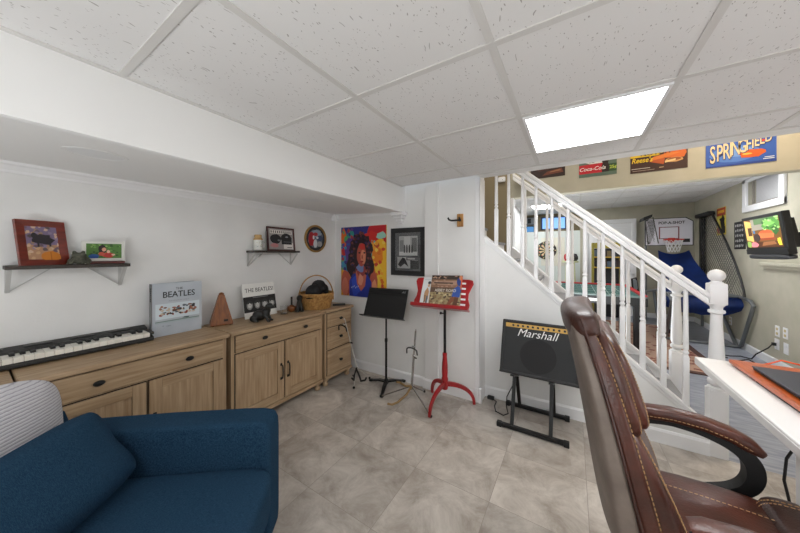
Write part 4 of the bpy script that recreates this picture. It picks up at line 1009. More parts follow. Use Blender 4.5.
# ================================================================== LEATHER OFFICE CHAIR
CYc = 1.30
t = thing('office_chair', 'brown leather high-back office chair with tan stitching pulled up to the white desk', 'office chair', (.36, CYc, 0), 0.)
S0 = Vector((.088, 0, .45)); SD = Vector((-.152, 0, .988)).normalized(); SN = Vector((SD.z, 0, -SD.x))
def bp_(h, off, y): return S0 + SD*h + SN*(off-.014*max(0, (h-.35)/.4)**2) + Vector((0, CYc+y, 0))
def back_pad(h0, h1, o0, o1, hw, k, curve, n=14, top=1., m=None, bow=0., w0=0., w1=0.):
    hm, hh, om, oh = (h0+h1)/2, (h1-h0)/2, (o0+o1)/2, (o1-o0)/2
    def fn(q):
        w = hw*(1-(1-top)*max(0, q.z)**2)
        y = q.y*w; off = om+q.x*oh+curve*(y/.26)**2+bow*(1-q.z**2)*(q.x > 0)*(1-q.y**2)-q.z*(w0*(1-q.x)+w1*(1+q.x))/2
        return bp_(hm+q.z*hh, off, y)
    return MB().pad((0, 0, 0), (1, 1, 1), k, n, fn, m)
back_pad(0., .748, .0, .055, .265, 6, .035, top=.88, w1=.025).build('back_shell', M_SHELL, t, world=True, angle=80)
back_pad(.01, .738, .042, .100, .260, 6, .035, top=.88, w0=.025, w1=.034).build('back_cushion', M_LEATHER, t, world=True, angle=80)
back_pad(.02, .41, .085, .168, .245, 4, .03, bow=.015, w0=.02, w1=.05).build('lumbar_cushion', M_LEATHER, t, world=True, angle=80)
back_pad(.335, .700, .070, .125, .243, 4, .03, top=.9, bow=.008, w0=.015, w1=.018).build('upper_cushion', M_LEATHER, t, world=True, angle=80)
back_pad(.350, .662, .100, .155, .215, 3.6, .03, top=.86, bow=.008, w0=.015, w1=.018).build('front_cushion', M_LEATHER, t, world=True, angle=80)
b = MB(); 
def roll_fn(q): y = q.y*.236*(1-.03*q.x); return bp_(.703+.054*q.z, .045+.052*q.x+.035*(y/.26)**2, y)
b.pad((0, 0, 0), (1, 1, 1), 3.4, 12, roll_fn); b.build('headrest', M_LEATHER2, t, world=True, angle=80)
for side in (-1, 1):
    MB().tube([bp_(.03+.70*k/20, .050+.035-.025*(2*k/20-1), side*.265*(1-.12*max(0, (2*k/20-1))**2)) for k in range(21)], .0045, 6).build('piping', M_LEATHER2, t, world=True)
def stitch(pts, parent):
    b = MB()
    for p, q in zip(pts, pts[1:]):
        n = max(2, int((q-p).length/.012))
        for k in range(n): b.tube([p+(q-p)*(k/n), p+(q-p)*((k+.62)/n)], .0015, 4)
    b.build('stitching', M_STITCH, parent, world=True)
def ridge(h0, h1, o0, o1, hw, k, curve, top, bow, yq, xq, n=16, w0=0., w1=0.):
    hm, hh, om, oh = (h0+h1)/2, (h1-h0)/2, (o0+o1)/2, (o1-o0)/2; out = []
    for i in range(n+1):
        z = -.93+1.86*i/n; v = Vector((xq, yq, z)); L = (abs(xq)**k+abs(yq)**k+abs(z)**k)**(1/k); q = v/L*1.012
        w = hw*(1-(1-top)*max(0, q.z)**2); y = q.y*w
        out.append(bp_(hm+q.z*hh, om+q.x*oh+curve*(y/.26)**2+bow*(1-q.z**2)*(q.x > 0)*(1-q.y**2)-q.z*(w0*(1-q.x)+w1*(1+q.x))/2, y))
    return out
for side in (-1, 1):
    stitch(ridge(.01, .738, .042, .100, .260, 6, .035, .88, 0, side*.985, .75, w0=.025, w1=.034), t)
    stitch(ridge(.335, .700, .070, .125, .243, 4, .03, .9, .008, side*.95, .8, w0=.015, w1=.018), t)
    stitch(ridge(.350, .662, .100, .155, .215, 3.6, .03, .86, .008, side*.93, .78, w0=.015, w1=.018), t)
    for q in (.90, .80): stitch(ridge(.02, .41, .085, .168, .245, 4, .03, 1, .015, side*q, .92, w0=.02, w1=.05), t)
# seat and front roll
def seat_fn(q): return Vector((q.x, q.y*(1-.05*max(0, -q.x)), q.z+(.25*(1-q.x*q.x)*(1-q.y*q.y) if q.z > 0 else 0)))
MB().pad((.43, CYc, .445), (.215, .275, .055), 5, 14, seat_fn).build('seat', M_LEATHER, t, world=True, angle=80)
MB().pad((.648, CYc, .460), (.100, .290, .075), 3.2, 12).build('front_roll', M_LEATHER2, t, world=True, angle=80)
for yy in (CYc+.20, CYc+.185, CYc-.20, CYc-.185):
    stitch([Vector((.648+.1005*math.copysign(abs(math.cos(a))**.62, math.cos(a)), yy, .460+.0755*abs(math.sin(a))**.62)) for a in [PI*k/12 for k in range(1, 12)]], t)
stitch([Vector((.24+.33*k/6, CYc+.12, .513+.004*math.sin(PI*k/6))) for k in range(7)], t)
for side in (1, -1):
    ya = CYc+side*.318
    b = MB(); P = [(.258, .684, .03), (.285, .694, .036), (.36, .702, .038), (.45, .696, .038), (.53, .676, .036), (.580, .650, .033), (.612, .628, .022)]
    P2 = [Vector((x, ya, z)) for x, z, w in P]
    # rounded pad swept along the arm
    tt = bmesh.new(); rings = []
    for i, p in enumerate(P2):
        d = (P2[min(i+1, len(P2)-1)]-P2[max(i-1, 0)]).normalized(); u = d.cross(Vector((0, 1, 0))); w = P[i][2]; hgt = .026 if i < 6 else .014
        if u.z < 0: u = -u
        rings.append([tt.verts.new(p+Vector((0, 1, 0))*w*math.copysign(abs(math.cos(a))**.6, math.cos(a))+u*hgt*math.copysign(abs(math.sin(a))**.6, math.sin(a))) for a in [2*PI*k/16 for k in range(16)]])
    for A_, B2 in zip(rings, rings[1:]):
        for k in range(16): f = tt.faces.new((A_[k], A_[(k+1) % 16], B2[(k+1) % 16], B2[k])); f.smooth = True
    tt.faces.new(rings[0][::-1]); tt.faces.new(rings[-1]); bmesh.ops.recalc_face_normals(tt, faces=tt.faces[:]); b.add(tt)
    ap = b.build('arm_pad', M_LEATHER, t, world=True, angle=60)
    stitch([Vector((x, ya-.0385 if w > .03 else ya-w, z-.006)) for x, z, w in P[:-1]], ap)
    MB().strap_smooth([(.265, ya, .655), (.29, ya, .667), (.36, ya, .676), (.45, ya, .668), (.53, ya, .642), (.578, ya, .598), (.59, ya, .545), (.575, ya, .495), (.535, ya, .455), (.47, ya, .425), (.38, ya-side*.03, .405)], .048, [.03, .03, .03, .036, .046, .05, .05, .046, .04, .034, .03], (0, 1, 0)).build('arm_support', M_BLACK, t, world=True, angle=30)
MB().box((.27, CYc-.17, .375), (.62, CYc+.17, .395), bev=.006).box((.20, CYc-.30, .385), (.50, CYc+.30, .40), bev=.004).build('seat_plate', M_BLACK, t, world=True)
MB().lathe([(.03, .09), (.03, .24), (.022, .245), (.022, .38)], 16, mtx=T(.40, CYc, 0)).build('gas_lift', M_BLACK, t, world=True)
MB().strap([(.24, CYc, .39), (.14, CYc, .40), (.118, CYc, .43), (.112, CYc, .48)], .08, .014, (0, 1, 0)).build('back_bracket', M_BLACK, t, world=True)
for k in range(5):
    a = 2*PI*k/5+.3; c, s_ = math.cos(a), math.sin(a)
    g = MB().strap([(.40+c*.02, CYc+s_*.02, .105), (.40+c*.17, CYc+s_*.17, .09), (.40+c*.30, CYc+s_*.30, .07)], [.05, .042, .034], [.045, .035, .025], (-s_, c, 0)).build('base_arm', M_BLACK, t, world=True)
    b = MB()
    for e in (-.014, .014): b.cyl((.40+c*.30-s_*e-s_*.008, CYc+s_*.30+c*e+c*.008, .028), (.40+c*.30-s_*e+s_*.008, CYc+s_*.30+c*e-c*.008, .028), .028, 16)
    b.cyl((.40+c*.30, CYc+s_*.30, .02), (.40+c*.30, CYc+s_*.30, .065), .008, 8)
    b.build('caster', M_BLACK, g, world=True)

# ================================================================== DESK
DX0, DX1, DY0, DY1, DZ = .645, 1.36, .95, 2.43, .75
t = thing('desk', 'white desk at the right edge, in front of the stair newel post', 'desk', ((DX0+DX1)/2, (DY0+DY1)/2, 0), 0)
b = MB().box((DX0, DY0, DZ-.046), (DX1, DY1, DZ), bev=.006, seg=3); b.box((DX0-.003, DY0+.05, DZ-.044), (DX0+.01, DY1-.155, DZ-.010), bev=.003)
b.build('desktop', M_DESK, t, world=True)
for x, y in ((DX0+.02, 1.50), (DX1-.08, 1.50), (DX1-.08, DY1-.09), (DX0+.02, DY0+.02)):
    if (x, y) == (DX0+.02, DY0+.02): continue
    MB().box((x, y, 0), (x+.06, y+.06, DZ-.046), bev=.004).build('leg', M_DESK, t, world=True)
t = thing('wooden_board', 'orange-brown stained wooden board lying on the white desk under the laptop', 'board', (1.03, 1.98, DZ))
MB().box((.765, 1.42, DZ+.012), (1.30, 2.355, DZ+.032), bev=.004).build('panel', M_BOARD, t, world=True)
MB().box((.775, 1.44, DZ), (1.28, 2.10, DZ+.012)).build('dark_underlay', M_BLACK, t, world=True)
t = thing('laptop', 'closed dark navy laptop on the orange-brown board', 'laptop', (1.0, 1.95, DZ+.032))
MB().box((.800, 1.72, DZ+.034), (1.17, 2.20, DZ+.044), bev=.004).build('base', M_BLACK, t, world=True)
MB().box((.797, 1.718, DZ+.045), (1.173, 2.204, DZ+.053), bev=.0035).build('lid', M_LAPTOP, t, world=True)
b = MB()
for x in (.83, 1.14):
    for y in (1.76, 2.16): b.cyl((x, y, DZ+.032), (x, y, DZ+.0345), .008, 8)
b.build('rubber_feet', M_BLACK, t, world=True)
o = MB().tube([(.86, 2.405, DZ+.004), (.89, 2.40, DZ+.004), (.93, 2.385, DZ+.030), (.97, 2.385, DZ+.055), (1.03, 2.38, DZ+.045), (1.10, 2.385, DZ+.015), (1.20, 2.40, DZ+.005), (1.30, 2.40, DZ+.005)], .004, 8).build('charging_cable', flat('#e2571f'))
tag(o, 'bright orange cable looping up at the back of the white desk', 'cable')
o = MB().tube([(.80, 2.41, DZ+.0035), (.83, 2.40, DZ+.022), (.86, 2.41, DZ+.03), (.90, 2.418, DZ+.006), (1.02, 2.415, DZ+.0035), (1.25, 2.417, DZ+.0035)], .0035, 8).build('charging_cable', M_BLACK)
tag(o, 'thin black cable on the back edge of the white desk', 'cable')
o = MB().tube([(.74, 1.72, DZ-.047), (.735, 1.71, .66), (.70, 1.69, .60), (.69, 1.68, .52), (.71, 1.68, .40), (.715, 1.69, .25), (.70, 1.70, .10), (.71, 1.72, .006), (.80, 1.80, .005), (1.1, 1.9, .005)], .0045, 8).build('hanging_cable', M_BLACK)
tag(o, 'black cable hanging down under the front edge of the white desk', 'cable')

# ================================================================== STAIRWELL BEAM SIGNS
BY = 3.70
def tin_sign(x0, z0, w, h, label, patches, back, texts=()):
    t = thing('tin_sign', label, 'sign', (x0, BY, z0), 0, None)
    b = MB().box((0, -.004, 0), (w, 0, h), m=flat(back)); print_on(b, w, h, -.004, patches)
    for s_, u, v, size, c, sx, sh, off in texts: b.text(s_, size, flat(c), T(w*u, -.0075, h*v), ext=.0003, sx=sx, shear=sh, offset=off)
    b.build('plate', None, t); return t
tin_sign(-.43, 2.290, .36, .27, 'dark brown tin sign at the left of the beam, mostly behind the handrail',
         [('#2e1d17', rect(0, 0, 1, 1)), ('#6d3a28', [(.35, .10), (.95, .16), (.9, .34), (.5, .26)]), ('#9a6a48', [(.55, .2), (.9, .24), (.85, .30), (.6, .25)]), ('#4c2a20', blob(.4, .5, .3, .2, 12, .2, 1))], '#241713')
tin_sign(.065, 2.238, .335, .29, 'red and green cola tin sign with a dark bottle on the beam',
         [('#5a6f62', rect(0, 0, 1, 1)), ('#e3e3df', [(.10, .66), (.16, .54), (.30, .47), (.72, .47), (.86, .56), (.9, .66), (.9, .9), (.10, .9)]), ('#c01f2b', rect(0, .12, .66, .46)), ('#c01f2b', rect(.66, .2, .74, .46)), ('#55695b', rect(0, 0, 1, .12)),
          ('#241512', [(.62, .12), (.80, .12), (.81, .34), (.78, .45), (.80, .55), (.75, .70), (.75, .86), (.67, .86), (.67, .70), (.61, .55), (.64, .45), (.61, .34)]), ('#2d4d2c', rect(.80, .12, 1, .40))], '#4f5f55',
         [('Coca-Cola', .355, .285, .056, '#f2efe9', .98, .32, .0005), ('25¢', .905, .27, .046, '#b9c94a', .9, 0, .001), ('THE', .34, .535, .026, '#2a2a2a', 1.1, 0, .0006)])
tin_sign(.512, 2.215, .425, .30, 'yellow and brown tin sign with an orange chocolate bar picture on the beam',
         [('#3a1d12', rect(0, 0, 1, 1)), ('#e0bd2d', rect(0, .52, 1, 1)), ('#3a1d12', [(.40, .30), (1, .30), (1, .62), (.62, .62), (.50, .52)]), ('#d2641f', [(.60, .58), (.72, .74), (.95, .76), (.98, .5), (.94, .36), (.62, .40)]), ('#b5501c', [(.34, .33), (.60, .20), (.62, .40), (.46, .44)]), ('#d9782c', [(.34, .35), (.58, .40), (.88, .52), (.70, .56), (.42, .48)]),
          ('#c9955a', blob(.78, .31, .15, .08, 14, .08, 3)), ('#8c4a22', blob(.78, .33, .12, .05, 14, .08, 4)), ('#e5c48a', [(.62, .24), (.80, .28), (.80, .34), (.62, .30)]), ('#c8c0b4', rect(.02, .13, .36, .15)), ('#a8988a', rect(.04, .06, .44, .075)), ('#e2c69a', rect(.52, .10, .6, .115))], '#2e150c',
         [('NOTCH', .45, .605, .052, '#2a1408', 1.2, 0, .0012), ("Reese's", .21, .41, .070, '#e8c22e', .78, .25, .0012)])
t = tin_sign(1.058, 2.182, .420, .29, 'blue SPRINGFIELD tin sign with an orange patch at the right of the beam',
         [('#2f57a8', rect(0, 0, 1, 1)), ('#4d79c4', blob(.42, .36, .36, .26, 18, .06, 1)), ('#6f97d6', blob(.50, .40, .2, .14, 18, .06, 2)), ('#27408a', [(0, .0), (1, 0), (1, .07), (.0, .04)]), ('#dfe6f0', blob(.05, .86, .05, .14, 10, .1, 3)), ('#1f2e66', [(.05, .14), (.3, .40), (.3, .46), (.05, .22)]),
          ('#c9581c', blob(.66, .30, .19, .13, 15, .22, 5)), ('#e0b04a', blob(.60, .31, .07, .03, 10, .1, 6)), ('#c83a2a', blob(.82, .66, .03, .04, 8, .2, 7)), ('#d8dfe8', rect(.84, .14, .97, .16)), ('#d8dfe8', rect(.82, .09, .97, .11))], '#2a4c96')
b = MB()
for i, ch in enumerate('SPRINGFIELD'):
    q = i/10; sz = .225-.115*q; x = .42*[.10, .205, .305, .370, .44, .535, .62, .68, .735, .805, .89][i]; z = .108+.100*q
    b.text(ch, sz, flat('#22305c'), T(x+.004, -.0071, z-.004), ext=.0001, sx=.37+.13*q, offset=.0030)
    b.text(ch, sz, flat('#dcc79c'), T(x, -.0078, z), ext=.0001, sx=.37+.13*q, offset=.0014)
b.build('lettering', None, t)
t = thing('wall_sensor', 'small white rounded box high on the stairwell wall behind the first balusters', 'sensor', (-.765, 3.70, 2.335))
MB().pad((0, -.020, 0), (.045, .0199, .032), 5, 6).build('body', M_TRIM, t); MB().ball((.015, -.040, -.008), .004, n=3).build('indicator', M_BLACK, t)

# ================================================================== FAR ROOM: RIGHT WALL
# television on a bracket
t = thing('television', 'black flat television with a lit picture, mounted on the right wall of the far room', 'television', (1.74, 4.46, 1.58), (0, 0, 0))
TX = 1.690; Y0, Y1, Z0, Z1 = 4.10, 4.82, 1.385, 1.80
b = MB().box((TX, Y0, Z0), (TX+.055, Y1, Z1), bev=.008)
b.prism([(Y0+.10, Z0+.06), (Y1-.10, Z0+.06), (Y1-.14, Z1-.07), (Y0+.14, Z1-.07)], 'x', TX+.05, TX+.13)
b.box((TX-.004, Y0, Z0), (TX+.01, Y1, Z0+.055), bev=.003)
b.build('cabinet', mat('charcoal_black_plastic', '#1d1e20', .4), t, world=True)
MB().pad((TX+.03, (Y0+Y1)/2, Z0-.025), (.04, (Y1-Y0)/2-.01, .026), 5, 8).build('speaker_bar', mat('dark_grey_plastic', '#3a3c40', .4), t, world=True)
r = random.Random(31)
pt = [('#6d4a26', rect(0, 0, 1, 1)), ('#c9a15a', [(0, .28), (.22, .2), (.2, .92), (0, 1)]), ('#4a3020', rect(.08, .42, .20, .72)), ('#8a8478', [(.22, .60), (.6, .62), (.6, 1), (.2, 1)]), ('#55704a', [(.3, .8), (.9, .8), (1, 1), (.3, 1)]), ('#4f8a3c', blob(.78, .72, .24, .26, 18, .2, 1)), ('#76b258', blob(.72, .80, .14, .12, 12, .3, 2)), ('#2f5a2a', blob(.88, .58, .08, .16, 12, .3, 3)),
      ('#b0532f', blob(.60, .50, .20, .10, 14, .1, 4)), ('#c86a3e', [(.38, .32), (.80, .30), (.82, .46), (.40, .5)]), ('#8c3f24', rect(.40, .24, .84, .32)), ('#3a2c2a', blob(.33, .34, .10, .14, 12, .1, 5)), ('#4b2a18', rect(.3, .0, 1, .20)), ('#8a5a38', [(.45, .05), (.85, .1), (.8, .2), (.5, .18)]), ('#c9707a', blob(.22, .10, .12, .09, 12, .15, 6)), ('#7a9a4a', blob(.06, .12, .08, .12, 10, .2, 7)), ('#d6c23a', [(.90, .06), (.98, .06), (.96, .3), (.92, .3)]), ('#d6c23a', blob(.90, .2, .02, .1, 8, .1, 8)), ('#3a6a9a', rect(.24, .5, .3, .6))]
for k in range(30): pt.append((r.choice(['#8fc26a', '#4a8038', '#a8d084', '#2f5a2a']), blob(r.uniform(.55, .98), r.uniform(.55, .98), .035, .03, 7, .4, k)))
b = MB().box((0, 0, 0), (Y1-Y0-.10, .002, Z1-Z0-.11), m=flat('#222222'), mtx=T(TX-.0005, Y1-.05, Z0+.075) @ RZ(-PI/2))
print_on(b, Y1-Y0-.10, Z1-Z0-.11, 0, [(flat(c, .4, .9), p) for c, p in pt], mtx=T(TX-.0006, Y1-.05, Z0+.075) @ RZ(-PI/2), step=.0002); b.build('screen', None, t, world=True)
b = MB().box((RX-.03, 4.30, 1.42), (RX, 4.60, 1.74), bev=.004); b.box((TX+.125, 4.34, 1.46), (TX+.145, 4.58, 1.70)); b.strap([(TX+.14, 4.46, 1.58), (1.96, 4.60, 1.58), (RX-.02, 4.46, 1.58)], .06, .03, (0, 0, 1)); o = b.build('wall_bracket', M_BLACKMETAL, t, world=True); o.rotation_euler = (0, .12, 0)
b = MB().tube([(TX+.10, 4.16, 1.44), (TX+.12, 4.14, 1.34), (TX+.2, 4.16, 1.30), (TX+.28, 4.24, 1.36), (RX-.035, 4.32, 1.44)], .005, 8); b.build('cable', M_BLACK, t, world=True)
t.rotation_euler = (0, -.12, 0)
struct('trim_12', MB().box((RX-.05, 3.95, 1.235), (RX, 5.55, 1.275), bev=.006).box((RX-.03, 3.95, 1.20), (RX, 5.55, 1.236), bev=.004), M_BEIGE)
def wall_right(name, label, cat, y, z, group=None): return thing(name, label, cat, (RX, y, z), (0, 0, -PI/2), group)
t = wall_right('wall_poster', 'yellow poster with red and black shapes on the right wall beside the net', 'poster', 6.94, 1.70)
W, H = .33, .46
b = MB().box((0, -.004, 0), (W, 0, H), m=flat('#c9b53a')); print_on(b, W, H, -.004, [('#d8c63e', rect(.02, .02, .98, .98)), ('#a83226', rect(.02, .70, .98, .98)), ('#d9a02e', rect(.12, .80, .86, .90)), ('#15140f', blob(.68, .46, .22, .26, 12, .25, 1)), ('#15140f', [(.4, .06), (.95, .06), (.95, .3), (.66, .36)]), ('#a83226', blob(.24, .20, .16, .12, 10, .3, 2)), ('#15140f', [(.3, .58), (.5, .62), (.46, .5)]), ('#e5dc7a', blob(.24, .5, .14, .12, 10, .2, 3))]); b.build('sheet', None, t)
t = wall_right('wall_sign', 'black rectangular sign with white flourishes beside the television', 'sign', 6.32, 1.455)
W, H = .31, .41
pt = [('#1d1d1f', rect(0, 0, 1, 1))]
r = random.Random(4)
for j in range(5):
    z = .12+.185*j
    for k in range(5): pt.append(('#c9c9c6', [(.12+.16*k, z-.04), (.19+.16*k, z-.04+r.uniform(-.02, .02)), (.23+.16*k, z+r.uniform(.02, .07)), (.16+.16*k, z+.05)]))
b = MB().box((0, -.008, 0), (W, 0, H), m=flat('#1a1a1c')); print_on(b, W, H, -.008, pt); b.build('board', None, t)
labs = ['white outlet plate, upper left of the four on the right wall', 'white outlet plate, upper right of the four on the right wall', 'white outlet plate with a plugged-in cord, lower left of the four', 'white outlet plate, lower right of the four on the right wall']
for (y, z, kd), lb in zip(((5.275, .445, 0), (5.125, .455, 0), (5.285, .285, 1), (5.115, .278, 1)), labs):
    t = wall_right('outlet_plate', lb, 'outlet', y, z, 'outlet plates on the right wall')
    MB().box((-.042, -.008, -.065), (.042, 0, .065), bev=.003).build('plate', M_TRIM, t)
    b = MB()
    for q in (-.028, .028): b.pad((0, -.009, q), (.018, .003, .016), 4, 4)
    b.build('socket', mat('almond_socket', '#cbb98a', .5) if not kd else M_TRIM, t)
t = wall_right('outlet_plate', 'single white outlet plate low on the right wall behind the bent grey tube', 'outlet', 6.45, .33)
MB().box((-.042, -.008, -.065), (.042, 0, .065), bev=.003).build('plate', M_TRIM, t); b = MB()
for q in (-.028, .028): b.pad((0, -.009, q), (.018, .003, .016), 4, 4)
b.build('socket', mat('almond_socket', ''), t)
o = MB().box((RX-.045, 5.27, .265), (RX-.013, 5.30, .30), bev=.004).tube([(RX-.04, 5.285, .28), (RX-.07, 5.30, .22), (RX-.12, 5.42, .10), (RX-.13, 5.50, .01), (RX-.2, 5.58, .007), (1.8, 5.52, .007), (1.66, 5.58, .007), (1.62, 5.46, .007), (1.75, 5.40, .007)], .007, 6).build('extension_cable', M_BLACK)
tag(o, 'black cord running from the right wall outlet across the far floor', 'cable')

# ================================================================== FAR ROOM: BASKETBALL GAME
t = thing('basketball_arcade_game', 'home basketball shooting game with white backboard, blue ramp and side nets', 'basketball game', (1.65, 6.7, 0))
GX0, GX1, GYB = 1.255, 1.955, 7.40
b = MB(); bw, bh = GX1-GX0, .545
outline = [(0, 0), (bw, 0), (bw, bh-.075), (bw-.10, bh), (.05, bh), (0, bh-.05)]
MXB = T(GX0, GYB, 1.545)
b.prism(outline, 'y', 0, .025, m=mat('black_edge_trim', '#1b1a20', .5), mtx=MXB)
b.poly([(.012+(x*(bw-.024)/bw), -.0008, .012+z*(bh-.024)/bh) for x, z in outline], flat('#d8d6de'), MXB)
print_on(b, bw, bh, -.001, [('#7a3f45', rect(.30, .24, .72, .68)), ('#dcdae2', rect(.325, .265, .695, .655)), ('#1d1c22', rect(.78, .12, .93, .24)), ('#1d1c22', blob(.08, .10, .03, .03, 8, .3, 1)), ('#1d1c22', blob(.05, .16, .015, .03, 8, .3, 2))], mtx=MXB)
b.build('backboard', None, t, world=True)
b = MB().text('POP-A-SHOT', .072, flat('#232228'), MXB @ T(bw*.56, -.0045, bh*.82), ext=.0005, sx=.92, offset=.0018); b.build('lettering', None, t, world=True)
HC = (1.640, 7.235, 1.655)
b = MB().tube([(HC[0]+.135*math.cos(2*PI*k/28), HC[1]+.135*math.sin(2*PI*k/28), HC[2]) for k in range(28)], .012, 8, closed=True); b.box((HC[0]-.05, HC[1]+.12, HC[2]-.05), (HC[0]+.05, GYB, HC[2]+.04), bev=.004); b.build('hoop', flat('#c5352c'), t, world=True)
b = MB(); n = 12
def nr(q): return .132*(1-.42*q)
for k in range(n):
    for d_ in (-1, 1):
        b.tube([(HC[0]+nr(q)*math.cos(2*PI*(k+d_*q*2)/n), HC[1]+nr(q)*math.sin(2*PI*(k+d_*q*2)/n), HC[2]-.24*q) for q in (0, .25, .5, .75, 1)], .0045, 5)
b.build('hoop_net', flat('#e3e2e0'), t, world=True)
# blue ramp: sheet from under the hoop down to the front, with an apron
def sheet(rows, th=.012):
    g = bmesh.new(); V = [[g.verts.new(p) for p in rw] for rw in rows]
    for A_, B2 in zip(V, V[1:]):
        for k in range(len(A_)-1): f = g.faces.new((A_[k], A_[k+1], B2[k+1], B2[k])); f.smooth = True
    bmesh.ops.solidify(g, geom=g.faces[:], thickness=th); bmesh.ops.recalc_face_normals(g, faces=g.faces[:]); return MB().add(g)
rows = []
for i in range(9):
    q = i/8; y = 7.34-1.22*q; z = 1.44-.82*q**.75
    xl, xr = 1.44-.15*q, 1.88+.18*q
    rows.append([(xl+(xr-xl)*k/8, y, z-.06*math.sin(PI*k/8)*(1-.3*q)+.015*(2*k/8-1)**4) for k in range(9)])
sheet(rows).build('ramp', M_BLUETARP, t, world=True)
rows = []
for i in range(7):
    q = i/6; rows.append([(1.27+.82*k/10, 6.10-.10*math.sin(q*PI)-.05*q, .755-.30*q*(1-.28*(abs(2*k/10-1)**3))+.012*math.sin(k*2.1)*q) for k in range(11)])
sheet(rows).build('ball_return_apron', M_BLUETARP, t, world=True)
b = MB()
for x in (1.27, 2.075):
    b.tube([(x, 7.42, .02), (x, 7.42, 1.2), (x, 7.42, 2.10)], .020, 10)
    b.tube([(x, 7.40, .62), (x, 6.6, .74), (x, 6.0, .755), (x, 5.76, .735), (x, 5.68, .68), (x, 5.72, .60), (x, 6.0, .06), (x, 6.06, .024), (x, 6.16, .03), (x, 6.55, .36), (x, 6.75, .70)], .023, 10)
b.tube([(1.27, 6.06, .024), (2.075, 6.06, .024)], .02, 10); b.tube([(1.27, 6.02, .76), (2.075, 6.02, .76)], .02, 10)
b.build('frame', M_STEEL, t, world=True)
MB().box((2.045, 7.36, .9), (2.10, 7.46, 2.12), bev=.006).build('net_post', M_BLACKMETAL, t, world=True)
MB().box((1.98, 6.88, 2.055), (2.085, 7.46, 2.125), bev=.02).build('right_pad', M_BLACK, t, world=True)
MB().prism([(1.16, 2.02), (1.29, 2.08), (1.30, 2.14), (1.17, 2.09)], 'y', 7.0, 7.38, bev=.01).build('left_pad', M_BLACK, t, world=True)
def curve_y(z):   # front edge of the right net: from the pad down to the front rail
    q = (2.07-z)/(2.07-.78); return 6.90-1.06*(1-max(0, 1-q)**1.35)
b = MB()
zs = [2.07-(2.07-.78)*k/16 for k in range(17)]
b.tube([(2.05, curve_y(z), z) for z in zs], .014, 8); b.build('net_edge', M_BLACK, t, world=True)
b = MB()
for i in range(26):
    for sg in (-1, 1):
        pts = []
        for k in range(25):
            z = 2.07-1.29*k/24; y = 5.6+i*.075+sg*(k/24)*1.29-(0 if sg < 0 else .6)
            if curve_y(z) <= y <= 7.36: pts.append((2.05, y, z))
        if len(pts) > 1: b.tube([pts[0], pts[-1]], .0032, 4)
b.build('side_net', mat('grey_net_cord', '#5b5a57', .8), t, world=True)
b = MB()
for i in range(12):
    for sg in (-1, 1):
        pts = [(1.22+.12*u, 7.05, 2.03-.46*v) for u, v in ((max(0, min(1, i/8+sg*k/12)), k/12) for k in range(13)) if 0 < u < 1]
        if len(pts) > 1: b.tube([pts[0], pts[-1]], .003, 4)
for p in ([(1.20, 7.05, 2.05), (1.24, 7.05, 1.56)], [(1.31, 7.05, 2.09), (1.39, 7.05, 1.58)]): b.tube(p, .009, 6)
b.build('left_net', mat('grey_net_cord', ''), t, world=True)

# ================================================================== FAR ROOM: FLOOR THINGS
o = MB().box((.15, 4.52, 0), (1.50, 7.15, .009), bev=.003, m=rug_mat()).box((.15, 4.50, .001), (1.50, 4.58, .0105), m=mat('dark_rug_border', '#4f3530', .95)).box((1.43, 4.52, .001), (1.505, 7.15, .0105), m=mat('dark_rug_border', '')).build('rug', None)
tag(o, 'reddish patterned oriental rug on the far room floor', 'rug')
t = thing('game_table', 'green-topped game table with red rails standing behind the stair balusters', 'game table', (.30, 5.72, .012))
gx0, gx1, gy0, gy1, gz = -.30, .86, 4.88, 6.55, .80
MB().box((gx0, gy0, gz-.13), (gx1, gy1, gz-.015), bev=.01).build('apron', M_BLACK, t, world=True)
b = MB().box((gx0+.03, gy0+.03, gz-.02), (gx1-.03, gy1-.03, gz-.006), m=mat('green_baize', '#27554f', .8))
for k in range(6): b.box((gx0+.12+.16*k, gy0+.16, gz-.0065), (gx0+.125+.16*k, gy1-.16, gz-.005), m=flat('#c3cdc9'))
for k in range(5): b.box((gx0+.12, gy0+.2+.3*k, gz-.0065), (gx1-.12, gy0+.206+.3*k, gz-.005), m=flat('#c3cdc9'))
b.build('playfield', None, t, world=True)
b = MB().box((gx1-.06, gy0, gz-.015), (gx1, gy1, gz+.02), bev=.008).box((gx0, gy1-.05, gz-.015), (gx1, gy1, gz+.02), bev=.008).box((gx0, gy0, gz-.015), (gx0+.05, gy1, gz+.02), bev=.008); b.build('rail', flat('#b3252b'), t, world=True)
MB().box((gx0, gy0-.004, gz-.016), (gx1, gy0+.04, gz+.006), bev=.005).build('front_rail', mat('grey_green_edge', '#5f6f6c', .5), t, world=True)
for x in (gx0+.10, gx1-.10):
    for y in (gy0+.12, gy1-.12): MB().box((x-.035, y-.035, .012), (x+.035, y+.035, gz-.12), bev=.006).build('leg', M_BLACK, t, world=True)
MB().box((gx0+.4, gy0-.012, gz-.095), (gx0+.62, gy0, gz-.055), bev=.003).build('score_counter', flat('#d5d5d2'), t, world=True)
t = thing('storage_box', 'dark green box on the floor under the game table', 'box', (.30, 4.98, .012))
MB().box((.20, 4.92, .014), (.46, 5.16, .34), bev=.006).build('body', flat('#2c5f52'), t, world=True); MB().box((.195, 4.915, .33), (.465, 5.165, .37), bev=.006).build('lid', flat('#d8dad6'), t, world=True)
